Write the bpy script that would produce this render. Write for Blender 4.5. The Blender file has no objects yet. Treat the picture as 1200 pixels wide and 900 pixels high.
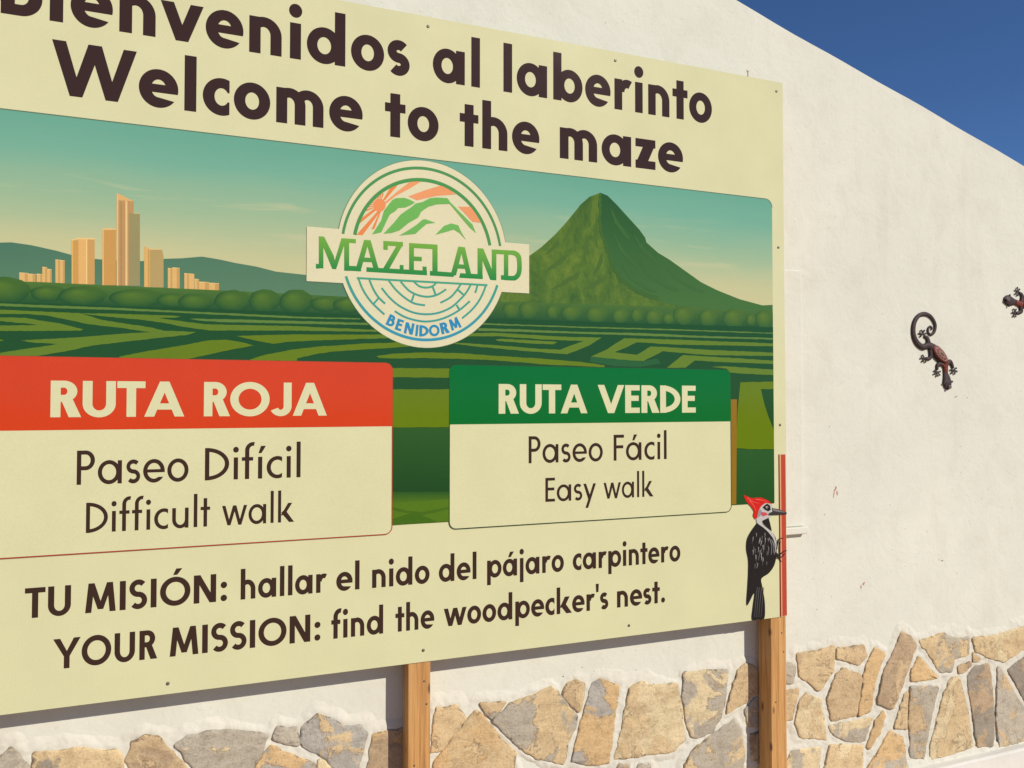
import bpy, bmesh, math, random
import numpy as np
from mathutils import Vector, Matrix
random.seed(7); rng = np.random.default_rng(7)
C = bpy.context.scene
COL = C.collection

# ------------------------------------------------------------------ camera, light, exposure
EYE = 1.63                      # camera height above the ground
YAW = math.radians(21.25)       # camera looks to the right of the wall's normal
PITCH = math.atan(21/900.0)
DS = 2.30                       # distance to the face of the sign
DW = DS + 0.094                 # distance to the plastered wall
cam = bpy.data.cameras.new('camera'); cam.sensor_width = 36; cam.lens = 27.0
cam.clip_start = 0.05; cam.clip_end = 3000
co = bpy.data.objects.new('camera', cam); COL.objects.link(co)
co.location = (0, 0, EYE); co.rotation_euler = (math.pi/2 + PITCH, 0, -YAW)
C.camera = co
SUN_EL, SUN_AZ = math.radians(32), math.radians(29.6)
sd = Vector((math.cos(SUN_EL)*math.sin(SUN_AZ), -math.cos(SUN_EL)*math.cos(SUN_AZ), math.sin(SUN_EL)))
w = bpy.data.worlds.new('World'); C.world = w; w.use_nodes = True
nt = w.node_tree
sky = nt.nodes.new('ShaderNodeTexSky'); sky.sky_type = 'NISHITA'; sky.sun_disc = False
sky.sun_elevation = SUN_EL; sky.sun_rotation = math.atan2(sd.x, sd.y)
sky.altitude = 2500; sky.air_density = 1.0; sky.dust_density = 0.0; sky.ozone_density = 9.0
bg = nt.nodes['Background']; bg.inputs['Strength'].default_value = 0.092
nt.links.new(sky.outputs[0], bg.inputs[0])
sl = bpy.data.lights.new('sun', 'SUN'); sl.energy = 3.6; sl.angle = math.radians(0.5); sl.color = (1.0, 0.93, 0.82)
so = bpy.data.objects.new('sun', sl); COL.objects.link(so); so.rotation_euler = sd.to_track_quat('Z', 'Y').to_euler()
so.location = sd*30
C.view_settings.view_transform = 'Standard'; C.view_settings.look = 'None'
C.view_settings.exposure = 0.15; C.view_settings.gamma = 1

# ------------------------------------------------------------------ helpers
def lin(c):
    c /= 255.0
    return c/12.92 if c <= 0.04045 else ((c+0.055)/1.055)**2.4
K = 0.90
def rgb(r, g, b, k=None):
    k = K if k is None else k
    return (lin(r)*k, lin(g)*k, lin(b)*k, 1.0)

_f = Vector((math.sin(YAW)*math.cos(PITCH), math.cos(YAW)*math.cos(PITCH), math.sin(PITCH)))
_r = Vector((math.cos(YAW), -math.sin(YAW), 0)); _u = _r.cross(_f)
def plane_pt(px, py, Y):
    """measured point of the survey photo -> (X, Z) on a vertical plane at distance Y"""
    d = _f*900 + _r*(px-600) - _u*(py-450)
    t = Y/d.y
    return (d.x*t, EYE + d.z*t)
def S(px, py): return plane_pt(px, py, DS)
def Wp(px, py): return plane_pt(px, py, DW)

def empty(name, loc):
    o = bpy.data.objects.new(name, None); COL.objects.link(o); o.location = loc; o.empty_display_size = 0.1
    return o
def tag(o, label, cat, group=None):
    o['label'] = label; o['category'] = cat
    if group: o['group'] = group
def origin(p):
    v = Vector((0, 0, 0))
    while p is not None:
        v += p.location; p = p.parent
    return v
def link(name, me, mat, parent=None):
    o = bpy.data.objects.new(name, me); COL.objects.link(o)
    if mat: me.materials.append(mat)
    if parent is not None: o.parent = parent
    return o

class MB:
    """collects world-space faces (with colours) and links them as one mesh object"""
    def __init__(s): s.v = []; s.f = []; s.c = []; s.sm = []
    def face(s, pts, col=None, smooth=False):
        b = len(s.v)
        s.v += [tuple(p) for p in pts]; s.f.append(tuple(range(b, b+len(pts))))
        if col is None: col = (1, 1, 1, 1)
        s.c += ([col]*len(pts) if not isinstance(col, list) else col); s.sm.append(smooth)
    def grid(s, rows, smooth=True, closed=False, col=(1, 1, 1, 1)):
        b = len(s.v); n = len(rows[0])
        for r in rows:
            for p in r: s.v.append(tuple(p)); s.c.append(col)
        for i in range(len(rows)-1):
            for j in range(n if closed else n-1):
                k = (j+1) % n
                s.f.append((b+i*n+j, b+i*n+k, b+(i+1)*n+k, b+(i+1)*n+j)); s.sm.append(smooth)
    def box(s, x0, x1, y0, y1, z0, z1, col=None):
        P = [(x0,y0,z0),(x1,y0,z0),(x1,y1,z0),(x0,y1,z0),(x0,y0,z1),(x1,y0,z1),(x1,y1,z1),(x0,y1,z1)]
        for q in ((3,2,1,0),(4,5,6,7),(0,1,5,4),(1,2,6,5),(2,3,7,6),(3,0,4,7)):
            s.face([P[i] for i in q], col)
    def build(s, name, mat, parent=None, weld=False, bevel=0):
        o0 = origin(parent)
        me = bpy.data.meshes.new(name)
        me.from_pydata([(x-o0.x, y-o0.y, z-o0.z) for x, y, z in s.v], [], s.f)
        a = me.color_attributes.new('Col', 'FLOAT_COLOR', 'POINT')
        a.data.foreach_set('color', np.array(s.c, dtype=np.float32).ravel())
        me.polygons.foreach_set('use_smooth', s.sm)
        if weld or bevel:
            bm = bmesh.new(); bm.from_mesh(me); bmesh.ops.remove_doubles(bm, verts=bm.verts, dist=1e-5)
            if bevel: bmesh.ops.bevel(bm, geom=bm.edges[:], offset=bevel, segments=2, affect='EDGES', profile=0.5)
            bmesh.ops.recalc_face_normals(bm, faces=bm.faces[:])
            bm.to_mesh(me); bm.free()
        me.update()
        return link(name, me, mat, parent)

# ------------------------------------------------------------------ materials
def new_mat(name):
    m = bpy.data.materials.new(name); m.use_nodes = True
    return m, m.node_tree, m.node_tree.nodes['Principled BSDF']
def node(t, kind, **kw):
    n = t.nodes.new(kind)
    for k, v in kw.items():
        if k in n.inputs: n.inputs[k].default_value = v
        else: setattr(n, k, v)
    return n
def noise(t, vec, scale, detail=4, rough=0.55, dist=0.0):
    n = t.nodes.new('ShaderNodeTexNoise')
    n.inputs['Scale'].default_value = scale; n.inputs['Detail'].default_value = detail
    n.inputs['Roughness'].default_value = rough; n.inputs['Distortion'].default_value = dist
    if vec is not None: t.links.new(vec, n.inputs['Vector'])
    return n.outputs['Fac']
def ramp(t, fac, stops):
    r = t.nodes.new('ShaderNodeValToRGB')
    el = r.color_ramp.elements
    while len(el) < len(stops): el.new(0.5)
    for e, (p, c) in zip(el, stops):
        e.position = p; e.color = c if len(c) == 4 else (*c, 1)
    t.links.new(fac, r.inputs[0])
    return r.outputs[0]
def mix(t, fac, a, b, mode='MIX'):
    m = t.nodes.new('ShaderNodeMix'); m.data_type = 'RGBA'; m.blend_type = mode
    for v, i in ((fac, 0), (a, 6), (b, 7)):
        if hasattr(v, 'links'): t.links.new(v, m.inputs[i])
        else: m.inputs[i].default_value = v
    return m.outputs[2]
def mth(t, op, a, b=0.0, c=0.0):
    m = t.nodes.new('ShaderNodeMath'); m.operation = op
    for i, v in enumerate((a, b, c)):
        if hasattr(v, 'links'): t.links.new(v, m.inputs[i])
        else: m.inputs[i].default_value = v
    return m.outputs[0]
def mapping(t, vec, scale=(1,1,1), loc=(0,0,0), rot=(0,0,0)):
    m = t.nodes.new('ShaderNodeMapping')
    m.inputs['Scale'].default_value = scale; m.inputs['Location'].default_value = loc; m.inputs['Rotation'].default_value = rot
    t.links.new(vec, m.inputs['Vector']); return m.outputs[0]
def geo_pos(t): return t.nodes.new('ShaderNodeNewGeometry').outputs['Position']
def bump(t, p, h, strength, dist, prev=None):
    b = t.nodes.new('ShaderNodeBump'); b.inputs['Strength'].default_value = strength; b.inputs['Distance'].default_value = dist
    t.links.new(h, b.inputs['Height'])
    if prev is not None: t.links.new(prev, b.inputs['Normal'])
    t.links.new(b.outputs[0], p.inputs['Normal']); return b.outputs[0]

def print_material():
    m, t, p = new_mat('printed_vinyl')
    a = node(t, 'ShaderNodeVertexColor'); a.layer_name = 'Col'
    pos = geo_pos(t)
    n = noise(t, pos, 260, 2); n2 = noise(t, pos, 6, 3)
    g = ramp(t, n, [(0.3, (0.965,)*3), (0.7, (1.03,)*3)])
    c = mix(t, 1.0, a.outputs[0], g, 'MULTIPLY')
    g2 = ramp(t, n2, [(0.3, (0.97, 0.97, 0.965)), (0.7, (1.02,)*3)])
    c = mix(t, 1.0, c, g2, 'MULTIPLY')
    t.links.new(c, p.inputs['Base Color'])
    rr = ramp(t, n2, [(0.3, (0.09,)*3), (0.7, (0.12,)*3)])
    t.links.new(rr, p.inputs['Roughness'])
    p.inputs['Specular IOR Level'].default_value = 0.22
    return m
PRINT = print_material()

def plaster_material(name, base, rough_amp=1.0):
    m, t, p = new_mat(name)
    pos = geo_pos(t)
    big = noise(t, pos, 1.6, 5, 0.6, 0.6); mid = noise(t, pos, 7, 5, 0.6, 0.4); fine = noise(t, pos, 90, 4, 0.6)
    streak = noise(t, mapping(t, pos, (5, 5, 0.7)), 1.5, 5, 0.65, 0.3)
    c = ramp(t, big, [(0.30, tuple(x*0.955 for x in base)), (0.55, base), (0.75, tuple(min(1, x*1.05) for x in base))])
    c = mix(t, 1.0, c, ramp(t, mid, [(0.28, (0.95, 0.945, 0.935)), (0.50, (1, 1, 1)), (0.8, (1.012, 1.012, 1.012))]), 'MULTIPLY')
    c = mix(t, 1.0, c, ramp(t, streak, [(0.30, (0.962, 0.955, 0.94)), (0.46, (1, 1, 1))]), 'MULTIPLY')
    c = mix(t, 1.0, c, ramp(t, fine, [(0.27, (0.90, 0.89, 0.87)), (0.40, (1, 1, 1))]), 'MULTIPLY')
    # tiny dirt pits
    v = t.nodes.new('ShaderNodeTexVoronoi'); v.inputs['Scale'].default_value = 26; t.links.new(pos, v.inputs['Vector'])
    gate = noise(t, pos, 3.1, 3)
    pit = mth(t, 'MULTIPLY', mth(t, 'LESS_THAN', v.outputs['Distance'], 0.075), mth(t, 'GREATER_THAN', gate, 0.60))
    c = mix(t, mth(t, 'MULTIPLY', pit, 0.5), c, (0.30, 0.25, 0.20, 1))
    t.links.new(c, p.inputs['Base Color'])
    p.inputs['Roughness'].default_value = 0.9; p.inputs['Specular IOR Level'].default_value = 0.25
    b = bump(t, p, mid, 0.35*rough_amp, 0.012)
    b = bump(t, p, noise(t, pos, 38, 5, 0.6), 0.22*rough_amp, 0.004, b)
    bump(t, p, fine, 0.22*rough_amp, 0.0010, b)
    return m
PLASTER = plaster_material('lime_plaster', (0.692, 0.684, 0.578))
MORTAR = plaster_material('rough_mortar', (0.680, 0.655, 0.550), 1.9)
TRIM = plaster_material('white_trim', (0.74, 0.72, 0.65), 0.7)

def wood_material():
    m, t, p = new_mat('pine_timber')
    pos = t.nodes.new('ShaderNodeTexCoord').outputs['Object']
    g = noise(t, mapping(t, pos, (38, 38, 1.3)), 1.6, 6, 0.6, 0.7)
    g2 = noise(t, mapping(t, pos, (150, 150, 4)), 2.0, 3, 0.6)
    c = ramp(t, g, [(0.28, (0.37, 0.165, 0.048)), (0.5, (0.57, 0.30, 0.098)), (0.72, (0.70, 0.41, 0.155))])
    c = mix(t, 1.0, c, ramp(t, g2, [(0.3, (0.80, 0.77, 0.73)), (0.6, (1.04, 1.03, 1.02))]), 'MULTIPLY')
    v = t.nodes.new('ShaderNodeTexVoronoi'); v.inputs['Scale'].default_value = 1.0
    t.links.new(mapping(t, pos, (16, 16, 6.5), (0.3, 0.2, 0.4)), v.inputs['Vector'])
    kn = ramp(t, v.outputs['Distance'], [(0.07, (1, 1, 1)), (0.14, (0, 0, 0))])
    c = mix(t, mth(t, 'MULTIPLY', kn, 0.8), c, (0.10, 0.040, 0.014, 1))
    t.links.new(c, p.inputs['Base Color']); p.inputs['Roughness'].default_value = 0.62
    bump(t, p, g2, 0.35, 0.002)
    return m
WOOD = wood_material()

def stone_material():
    m, t, p = new_mat('flagstone')
    pos = geo_pos(t)
    ca = node(t, 'ShaderNodeVertexColor'); ca.layer_name = 'Col'
    cb = node(t, 'ShaderNodeVertexColor'); cb.layer_name = 'ColB'
    at = node(t, 'ShaderNodeAttribute'); at.attribute_name = 'seed'
    rim = node(t, 'ShaderNodeAttribute'); rim.attribute_name = 'rim'
    off = t.nodes.new('ShaderNodeVectorMath'); off.operation = 'ADD'
    t.links.new(pos, off.inputs[0])
    mul = t.nodes.new('ShaderNodeCombineXYZ')
    t.links.new(mth(t, 'MULTIPLY', at.outputs['Fac'], 37.0), mul.inputs[1]); t.links.new(mth(t, 'MULTIPLY', at.outputs['Fac'], 11.0), mul.inputs[2])
    t.links.new(mul.outputs[0], off.inputs[1])
    v = off.outputs[0]
    patch = noise(t, v, 7.5, 6, 0.62, 0.5)
    amt = node(t, 'ShaderNodeAttribute'); amt.attribute_name = 'amount'
    d = mth(t, 'SUBTRACT', mth(t, 'ADD', patch, amt.outputs['Fac']), 1.0)       # >0 : second colour
    f = ramp(t, mth(t, 'ADD', mth(t, 'MULTIPLY', d, 9.0), 0.5), [(0.25, (0, 0, 0)), (0.75, (1, 1, 1))])
    c = mix(t, f, ca.outputs[0], cb.outputs[0])
    # strata, cloudy tone and grain of the stone
    band = noise(t, mapping(t, v, (2.5, 2.5, 11), (0, 0, 0), (0, 0.35, 0)), 2.2, 6, 0.6, 0.8)
    c = mix(t, 1.0, c, ramp(t, band, [(0.28, (0.88, 0.865, 0.845)), (0.5, (1, 1, 1)), (0.72, (1.05, 1.05, 1.05))]), 'MULTIPLY')
    cl = noise(t, v, 22, 6, 0.66)
    c = mix(t, 1.0, c, ramp(t, cl, [(0.28, (0.74, 0.72, 0.69)), (0.5, (1, 1, 1)), (0.75, (1.10, 1.08, 1.04))]), 'MULTIPLY')
    gr = noise(t, v, 150, 4, 0.7)
    c = mix(t, 1.0, c, ramp(t, gr, [(0.30, (0.72, 0.70, 0.67)), (0.52, (1, 1, 1)), (0.8, (1.07, 1.06, 1.05))]), 'MULTIPLY')
    # rust / lichen outline round the patches
    ln = ramp(t, mth(t, 'ABSOLUTE', d), [(0.0, (1, 1, 1)), (0.016, (0, 0, 0))])
    lg = mth(t, 'GREATER_THAN', noise(t, v, 11, 3), 0.50)
    c = mix(t, mth(t, 'MULTIPLY', mth(t, 'MULTIPLY', ln, lg), 0.6), c, (0.13, 0.085, 0.05, 1))
    # grey lichen along the broken rim
    rr = mth(t, 'ADD', rim.outputs['Fac'], mth(t, 'MULTIPLY', mth(t, 'SUBTRACT', noise(t, v, 42, 5, 0.7), 0.5), 1.9))
    rm = ramp(t, rr, [(0.80, (0, 0, 0)), (0.96, (1, 1, 1))])
    rg = ramp(t, noise(t, v, 5.5, 3), [(0.40, (0, 0, 0)), (0.52, (1, 1, 1))])
    c = mix(t, mth(t, 'MULTIPLY', mth(t, 'MULTIPLY', rm, rg), 0.72), c, (0.13, 0.105, 0.075, 1))
    # black lichen dots
    sp = ramp(t, noise(t, v, 60, 3, 0.7), [(0.64, (0, 0, 0)), (0.70, (1, 1, 1))])
    sg = ramp(t, noise(t, v, 6, 3), [(0.52, (0, 0, 0)), (0.66, (1, 1, 1))])
    c = mix(t, mth(t, 'MULTIPLY', mth(t, 'MULTIPLY', sp, sg), 0.6), c, (0.10, 0.085, 0.065, 1))
    t.links.new(c, p.inputs['Base Color']); p.inputs['Roughness'].default_value = 0.85
    p.inputs['Specular IOR Level'].default_value = 0.3
    b = bump(t, p, band, 0.45, 0.010)
    b = bump(t, p, d, 0.5, 0.02, b)
    b = bump(t, p, cl, 0.55, 0.006, b)
    bump(t, p, gr, 0.4, 0.0015, b)
    return m
STONE = stone_material()

def sky_print_material(ztop, zbot):
    m, t, p = new_mat('printed_sky')
    pos = geo_pos(t)
    sx = t.nodes.new('ShaderNodeSeparateXYZ'); t.links.new(pos, sx.inputs[0])
    h = mth(t, 'DIVIDE', mth(t, 'SUBTRACT', sx.outputs[2], zbot), ztop-zbot)
    wob = mth(t, 'MULTIPLY', mth(t, 'SUBTRACT', noise(t, mapping(t, pos, (0.9, 1, 4)), 2.2, 4), 0.5), 0.16)
    c = ramp(t, mth(t, 'ADD', h, wob), [(0.0, rgb(207, 202, 150)), (0.22, rgb(198, 199, 150)), (0.5, rgb(158, 188, 150)), (0.78, rgb(122, 178, 152)), (1.0, rgb(108, 170, 146))])
    st = noise(t, mapping(t, pos, (1.0, 1, 13), (0.3, 0, 0.2), (0, 0.05, 0)), 1.7, 5, 0.55, 0.4)
    band = ramp(t, h, [(0.18, (0, 0, 0)), (0.40, (1, 1, 1)), (0.62, (1, 1, 1)), (0.80, (0, 0, 0))])
    cl = ramp(t, st, [(0.56, (0, 0, 0)), (0.72, (1, 1, 1))])
    c = mix(t, mth(t, 'MULTIPLY', mth(t, 'MULTIPLY', cl, band), 0.62), c, rgb(206, 202, 156))
    t.links.new(c, p.inputs['Base Color']); p.inputs['Roughness'].default_value = 0.12; p.inputs['Specular IOR Level'].default_value = 0.22
    return m
def mountain_material(dark, mid, light):
    m, t, p = new_mat('printed_mountain')
    pos = geo_pos(t)
    n1 = noise(t, mapping(t, pos, (2.0, 1, 1.1), (0, 0, 0), (0, 0.5, 0)), 6.0, 6, 0.66, 0.6)
    n2 = noise(t, pos, 55, 4, 0.6)
    f = mth(t, 'ADD', n1, mth(t, 'MULTIPLY', mth(t, 'SUBTRACT', n2, 0.5), 0.35))
    c = ramp(t, f, [(0.32, dark), (0.52, mid), (0.72, light)])
    t.links.new(c, p.inputs['Base Color']); p.inputs['Roughness'].default_value = 0.12; p.inputs['Specular IOR Level'].default_value = 0.22
    return m

def metal_material(name, col, rough=0.45, metal=0.6):
    m, t, p = new_mat(name)
    pos = t.nodes.new('ShaderNodeTexCoord').outputs['Object']
    n = noise(t, pos, 220, 4, 0.6)
    c = ramp(t, n, [(0.3, tuple(x*0.55 for x in col)), (0.55, col), (0.75, tuple(min(1, x*1.9+0.02) for x in col))])
    t.links.new(c, p.inputs['Base Color']); p.inputs['Roughness'].default_value = rough; p.inputs['Metallic'].default_value = metal
    bump(t, p, n, 0.4, 0.001)
    return m
STEEL = metal_material('weathered_screw', (0.16, 0.14, 0.11))
def painted_relief():
    m, t, p = new_mat('painted_resin')
    a = node(t, 'ShaderNodeVertexColor'); a.layer_name = 'Col'
    pos = t.nodes.new('ShaderNodeTexCoord').outputs['Object']
    n = noise(t, pos, 160, 3, 0.6)
    c = mix(t, 1.0, a.outputs[0], ramp(t, n, [(0.3, (0.6, 0.6, 0.6)), (0.6, (1.15, 1.12, 1.1))]), 'MULTIPLY')
    v = t.nodes.new('ShaderNodeTexVoronoi'); v.inputs['Scale'].default_value = 110; t.links.new(pos, v.inputs['Vector'])
    dots = ramp(t, v.outputs['Distance'], [(0.20, (1, 1, 1)), (0.30, (0, 0, 0))])
    c = mix(t, mth(t, 'MULTIPLY', dots, 0.18), c, (0.25, 0.15, 0.13, 1))
    t.links.new(c, p.inputs['Base Color']); p.inputs['Roughness'].default_value = 0.6; p.inputs['Specular IOR Level'].default_value = 0.3
    bump(t, p, dots, 0.3, 0.002)
    return m
RESIN = painted_relief()
def ground_material():
    m, t, p = new_mat('ochre_earth')
    pos = geo_pos(t)
    c = ramp(t, noise(t, pos, 2.0, 6, 0.6), [(0.3, (0.40, 0.225, 0.085)), (0.7, (0.52, 0.31, 0.13))])
    c = mix(t, 1.0, c, ramp(t, noise(t, pos, 120, 3), [(0.3, (0.75,)*3), (0.7, (1.1,)*3)]), 'MULTIPLY')
    t.links.new(c, p.inputs['Base Color']); p.inputs['Roughness'].default_value = 0.95
    bump(t, p, noise(t, pos, 60, 5), 0.4, 0.004)
    return m

# ------------------------------------------------------------------ ground
g = MB(); g.face([(-400, -400, 0), (400, -400, 0), (400, 400, 0), (-400, 400, 0)])
go = g.build('ground', ground_material()); go['kind'] = 'structure'

# ------------------------------------------------------------------ the house: gable wall, stone cladding, ledge, window trim
LEDGE = EYE - 1.51
house = empty('house', (0, DW, 0))
tag(house, 'white plastered gable house wall with a flagstone base behind the big sign', 'house')
(xa, za), (xb, zb) = Wp(862, 0), Wp(1200, 194)
sl_ = (zb-za)/(xb-xa)
XL, XA, XR = -6.0, -1.6, 6.2
ztopA = za + sl_*(XA-xa); zR = za + sl_*(XR-xa); zL = ztopA + sl_*(XA-XL)*1.0
# the rake of the gable, very slightly uneven as hand-floated plaster is
top = []
n = 90
for i in range(n+1):
    x = XR + (XA-XR)*i/n
    top.append((x, za + sl_*(x-xa) + 0.002*math.sin(x*5.1)+0.0015*math.sin(x*13.7+1)))
out = [(XL, 0.0), (XR, 0.0)] + top + [(XL, zL)]
wm = MB()
wm.face([(x, DW, z) for x, z in out])
DEP = 5.0
N = len(out)
for i in range(N):
    (x0, z0), (x1, z1) = out[i], out[(i+1) % N]
    wm.face([(x1, DW, z1), (x0, DW, z0), (x0, DW+DEP, z0), (x1, DW+DEP, z1)])
wm.face([(x, DW+DEP, z) for x, z in reversed(out)])
wm.build('wall', PLASTER, house, weld=True)

# --- flagstones: outlines as surveyed on the wall
def zz(ox, oy, k): return lambda pts: [(ox+x/k, oy+y/k) for x, y in pts]
R1, R2, R3, R4, R5, R6 = zz(0,820,5), zz(230,820,5), zz(500,780,5.714), zz(690,760,5.714), zz(915,735,5.454), zz(1050,730,5.294)
OCH, TAN, GRY, BRN, ORG, PAL, DGR, BLU = (208,184,142), (199,174,135), (178,169,151), (180,157,126), (206,175,128), (216,197,157), (152,142,126), (173,168,157)
stones = [
 (R1([(65,272),(175,385),(205,470),(190,560),(-60,560),(-70,400),(0,325)]), GRY, OCH, .52),
 (R1([(200,305),(400,290),(480,275),(560,295),(690,290),(715,320),(720,400),(705,520),(215,530),(195,380)]), OCH, DGR, .38),
 (R1([(775,240),(850,205),(920,210),(960,250),(1085,390),(1130,480),(1100,540),(780,540),(760,400),(735,350)]), BRN, TAN, .50),
 (R2([(-120,258),(-60,215),(0,203),(60,185),(140,178),(320,182),(420,205),(330,395),(290,480),(30,490),(-20,390)]), GRY, PAL, .42),
 (R2([(470,155),(590,158),(602,262),(445,228)]), GRY, DGR, .45),
 (R2([(715,78),(860,145),(970,150),(998,190),(950,390),(930,470),(850,470),(790,370),(700,300),(618,265),(612,160)]), BLU, OCH, .46),
 (R2([(430,258),(545,315),(690,370),(700,400),(690,480),(370,480),(350,395)]), BLU, ORG, .52),
 (R2([(712,348),(760,365),(800,410),(815,490),(712,490)]), PAL, GRY, .4),
 (R2([(1030,205),(1140,175),(1220,160),(1330,200),(1330,480),(975,480),(1010,350)]), ORG, BRN, .56),
 (R3([(60,278),(195,262),(255,350),(180,455),(100,560),(25,580),(35,450)]), BRN, OCH, .52),
 (R3([(320,298),(345,304),(440,415),(588,578),(580,700),(560,760),(10,760),(60,630),(130,545),(240,385)]), OCH, ORG, .48),
 (R3([(352,250),(530,238),(480,298),(425,352),(388,310)]), TAN, GRY, .5),
 (R3([(440,358),(560,250),(690,198),(830,138),(870,175),(1000,328),(995,380),(945,500),(915,660),(840,640),(720,610),(625,555),(525,455)]), OCH, GRY, .49),
 (R3([(930,125),(985,85),(1050,115),(1040,220),(1012,308),(900,195)]), TAN, OCH, .5),
 (R4([(12,229),(70,200),(150,230),(203,242),(183,350),(145,600),(125,760),(0,770),(-120,750),(-92,634),(-22,364)]), BLU, ORG, .54),
 (R4([(267,258),(345,220),(430,242),(585,235),(608,400),(632,605),(560,685),(430,695),(330,718),(170,733),(205,560)]), PAL, OCH, .50),
 (R4([(632,163),(800,143),(922,143),(912,280),(878,450),(820,545),(740,585),(672,585),(643,480),(618,300)]), GRY, PAL, .50),
 (R4([(1040,98),(1095,112),(1130,150),(1130,300),(1095,312),(1000,380),(912,430),(925,350),(963,230),(992,132)]), OCH, TAN, .5),
 (R4([(970,465),(1015,550),(1030,700),(1026,780),(1000,850),(628,850),(632,765),(722,645),(860,545)]), OCH, GRY, .56),
 (R4([(1035,402),(1095,335),(1230,330),(1230,505),(1062,515),(1048,460)]), PAL, GRY, .48),
 (R4([(1072,565),(1230,540),(1230,760),(1082,740)]), PAL, BRN, .48),
 (R4([(195,768),(262,772),(252,860),(172,860)]), BRN, GRY, .5),
 (R4([(320,772),(400,770),(425,860),(308,860)]), GRY, OCH, .5),
 (R5([(95,170),(200,152),(328,120),(328,270),(235,405),(112,308)]), TAN, OCH, .52),
 (R5([(347,132),(518,115),(540,185),(490,234),(347,198)]), TAN, OCH, .50),
 (R5([(592,128),(656,165),(636,210),(596,330),(556,535),(482,565),(522,300),(548,220)]), BRN, ORG, .52),
 ([(1055,739.5),(1066,745.5),(1073,754),(1060.5,787),(1049.5,818),(1043.5,830.5),(1025.5,823.5),(1032.5,790),(1042.5,768),(1050.5,752)], TAN, BRN, .50),
 (R5([(385,258),(500,293),(512,320),(476,556),(312,595),(288,450),(342,302)]), TAN, TAN, .45),
 (R5([(-60,425),(103,390),(63,580),(-60,640)]), TAN, OCH, .5),
 (R5([(150,418),(243,453),(262,560),(284,715),(112,698),(84,610),(112,462)]), OCH, PAL, .52),
 (R5([(302,628),(576,574),(528,720),(430,726),(322,678)]), GRY, PAL, .50),
 (R5([(640,533),(656,560),(618,676),(552,775),(538,758),(592,600)]), ORG, BRN, .46),
 (R5([(60,792),(248,758),(235,880),(200,960),(-30,960),(30,850)]), PAL, GRY, .46),
 (R5([(302,752),(516,752),(512,880),(500,960),(255,960),(275,880)]), OCH, PAL, .48),
 (R5([(690,658),(768,702),(796,870),(790,950),(525,950),(574,850)]), GRY, ORG, .55),
 (R5([(782,425),(800,410),(796,650),(768,642),(712,638)]), TAN, OCH, .5),
 (R5([(58,222),(86,252),(68,348),(-40,352),(-40,240)]), GRY, BRN, .48),
 (R6([(127,208),(150,218),(252,342),(83,356),(83,300)]), TAN, ORG, .52),
 (R6([(77,392),(247,392),(212,560),(160,845),(84,825),(68,600)]), TAN, GRY, .49),
 (R6([(138,108),(285,63),(370,98),(437,88),(437,190),(350,225),(338,298),(262,306),(232,250)]), OCH, GRY, .46),
 (R6([(372,268),(448,240),(456,260),(400,306),(377,312)]), TAN, BRN, .5),
 (R6([(467,180),(516,220),(498,237),(465,237)]), GRY, TAN, .5),
 (R6([(462,93),(600,78),(794,18),(880,12),(880,130),(770,167),(655,241),(560,212),(482,163)]), OCH, PAL, .46),
 (R6([(332,343),(383,333),(427,500),(466,766),(330,812),(204,845),(200,780),(243,600),(292,422)]), OCH, PAL, .45),
 (R6([(433,332),(472,273),(567,248),(587,400),(597,590),(587,756),(492,766),(462,560)]), DGR, BRN, .53),
 (R6([(622,268),(650,295),(794,545),(850,640),(850,715),(625,760),(608,590)]), GRY, TAN, .49),
 (R6([(683,287),(794,204),(905,120),(960,400),(862,600),(800,500)]), DGR, BRN, .44),
]
polys = []
for pts, a, b, am in stones:
    polys.append(([Wp(*p) for p in pts], a, b, am))
# the rest of the dado (below and beyond the frame): irregular cells grown around what was surveyed
def clip_poly(poly, nx, nz, c):
    out = []
    for i in range(len(poly)):
        p, q = poly[i], poly[(i+1) % len(poly)]
        dp = nx*p[0]+nz*p[1]-c; dq = nx*q[0]+nz*q[1]-c
        if dp <= 0: out.append(p)
        if dp*dq < 0:
            s = dp/(dp-dq); out.append((p[0]+(q[0]-p[0])*s, p[1]+(q[1]-p[1])*s))
    return out
def inpoly(x, z, poly):
    r = False
    for i in range(len(poly)):
        (x0, z0), (x1, z1) = poly[i], poly[i-1]
        if (z0 > z) != (z1 > z) and x < (x1-x0)*(z-z0)/(z1-z0)+x0: r = not r
    return r
surveyed = [p for p, *_ in polys]
seeds = []
x = -2.6
while x < 6.0:
    z = LEDGE + 0.10
    while z < 1.0:
        seeds.append((x+random.uniform(-.07, .07), z+random.uniform(-.06, .06)))
        z += 0.19
    x += 0.21
top_of = lambda x: 0.80 + 0.04*math.sin(x*3.1)+0.025*math.sin(x*7.7)
def dpoly(x, z, p):
    best = 9
    for i in range(len(p)):
        (x0, z0), (x1, z1) = p[i], p[i-1]
        dx, dz = x1-x0, z1-z0; L = dx*dx+dz*dz+1e-12
        t = max(0, min(1, ((x-x0)*dx+(z-z0)*dz)/L))
        best = min(best, math.hypot(x-x0-t*dx, z-z0-t*dz))
    return best
cents = [(sum(q[0] for q in p)/len(p), sum(q[1] for q in p)/len(p)) for p in surveyed]
allz = [q[1] for p in surveyed for q in p]
def lowest_surveyed(x):      # below this height the survey is silent
    px_bottom = None
    zz_ = [q[1] for p in surveyed for q in p if abs(q[0]-x) < 0.16]
    return min(zz_) if zz_ else 9
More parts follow.
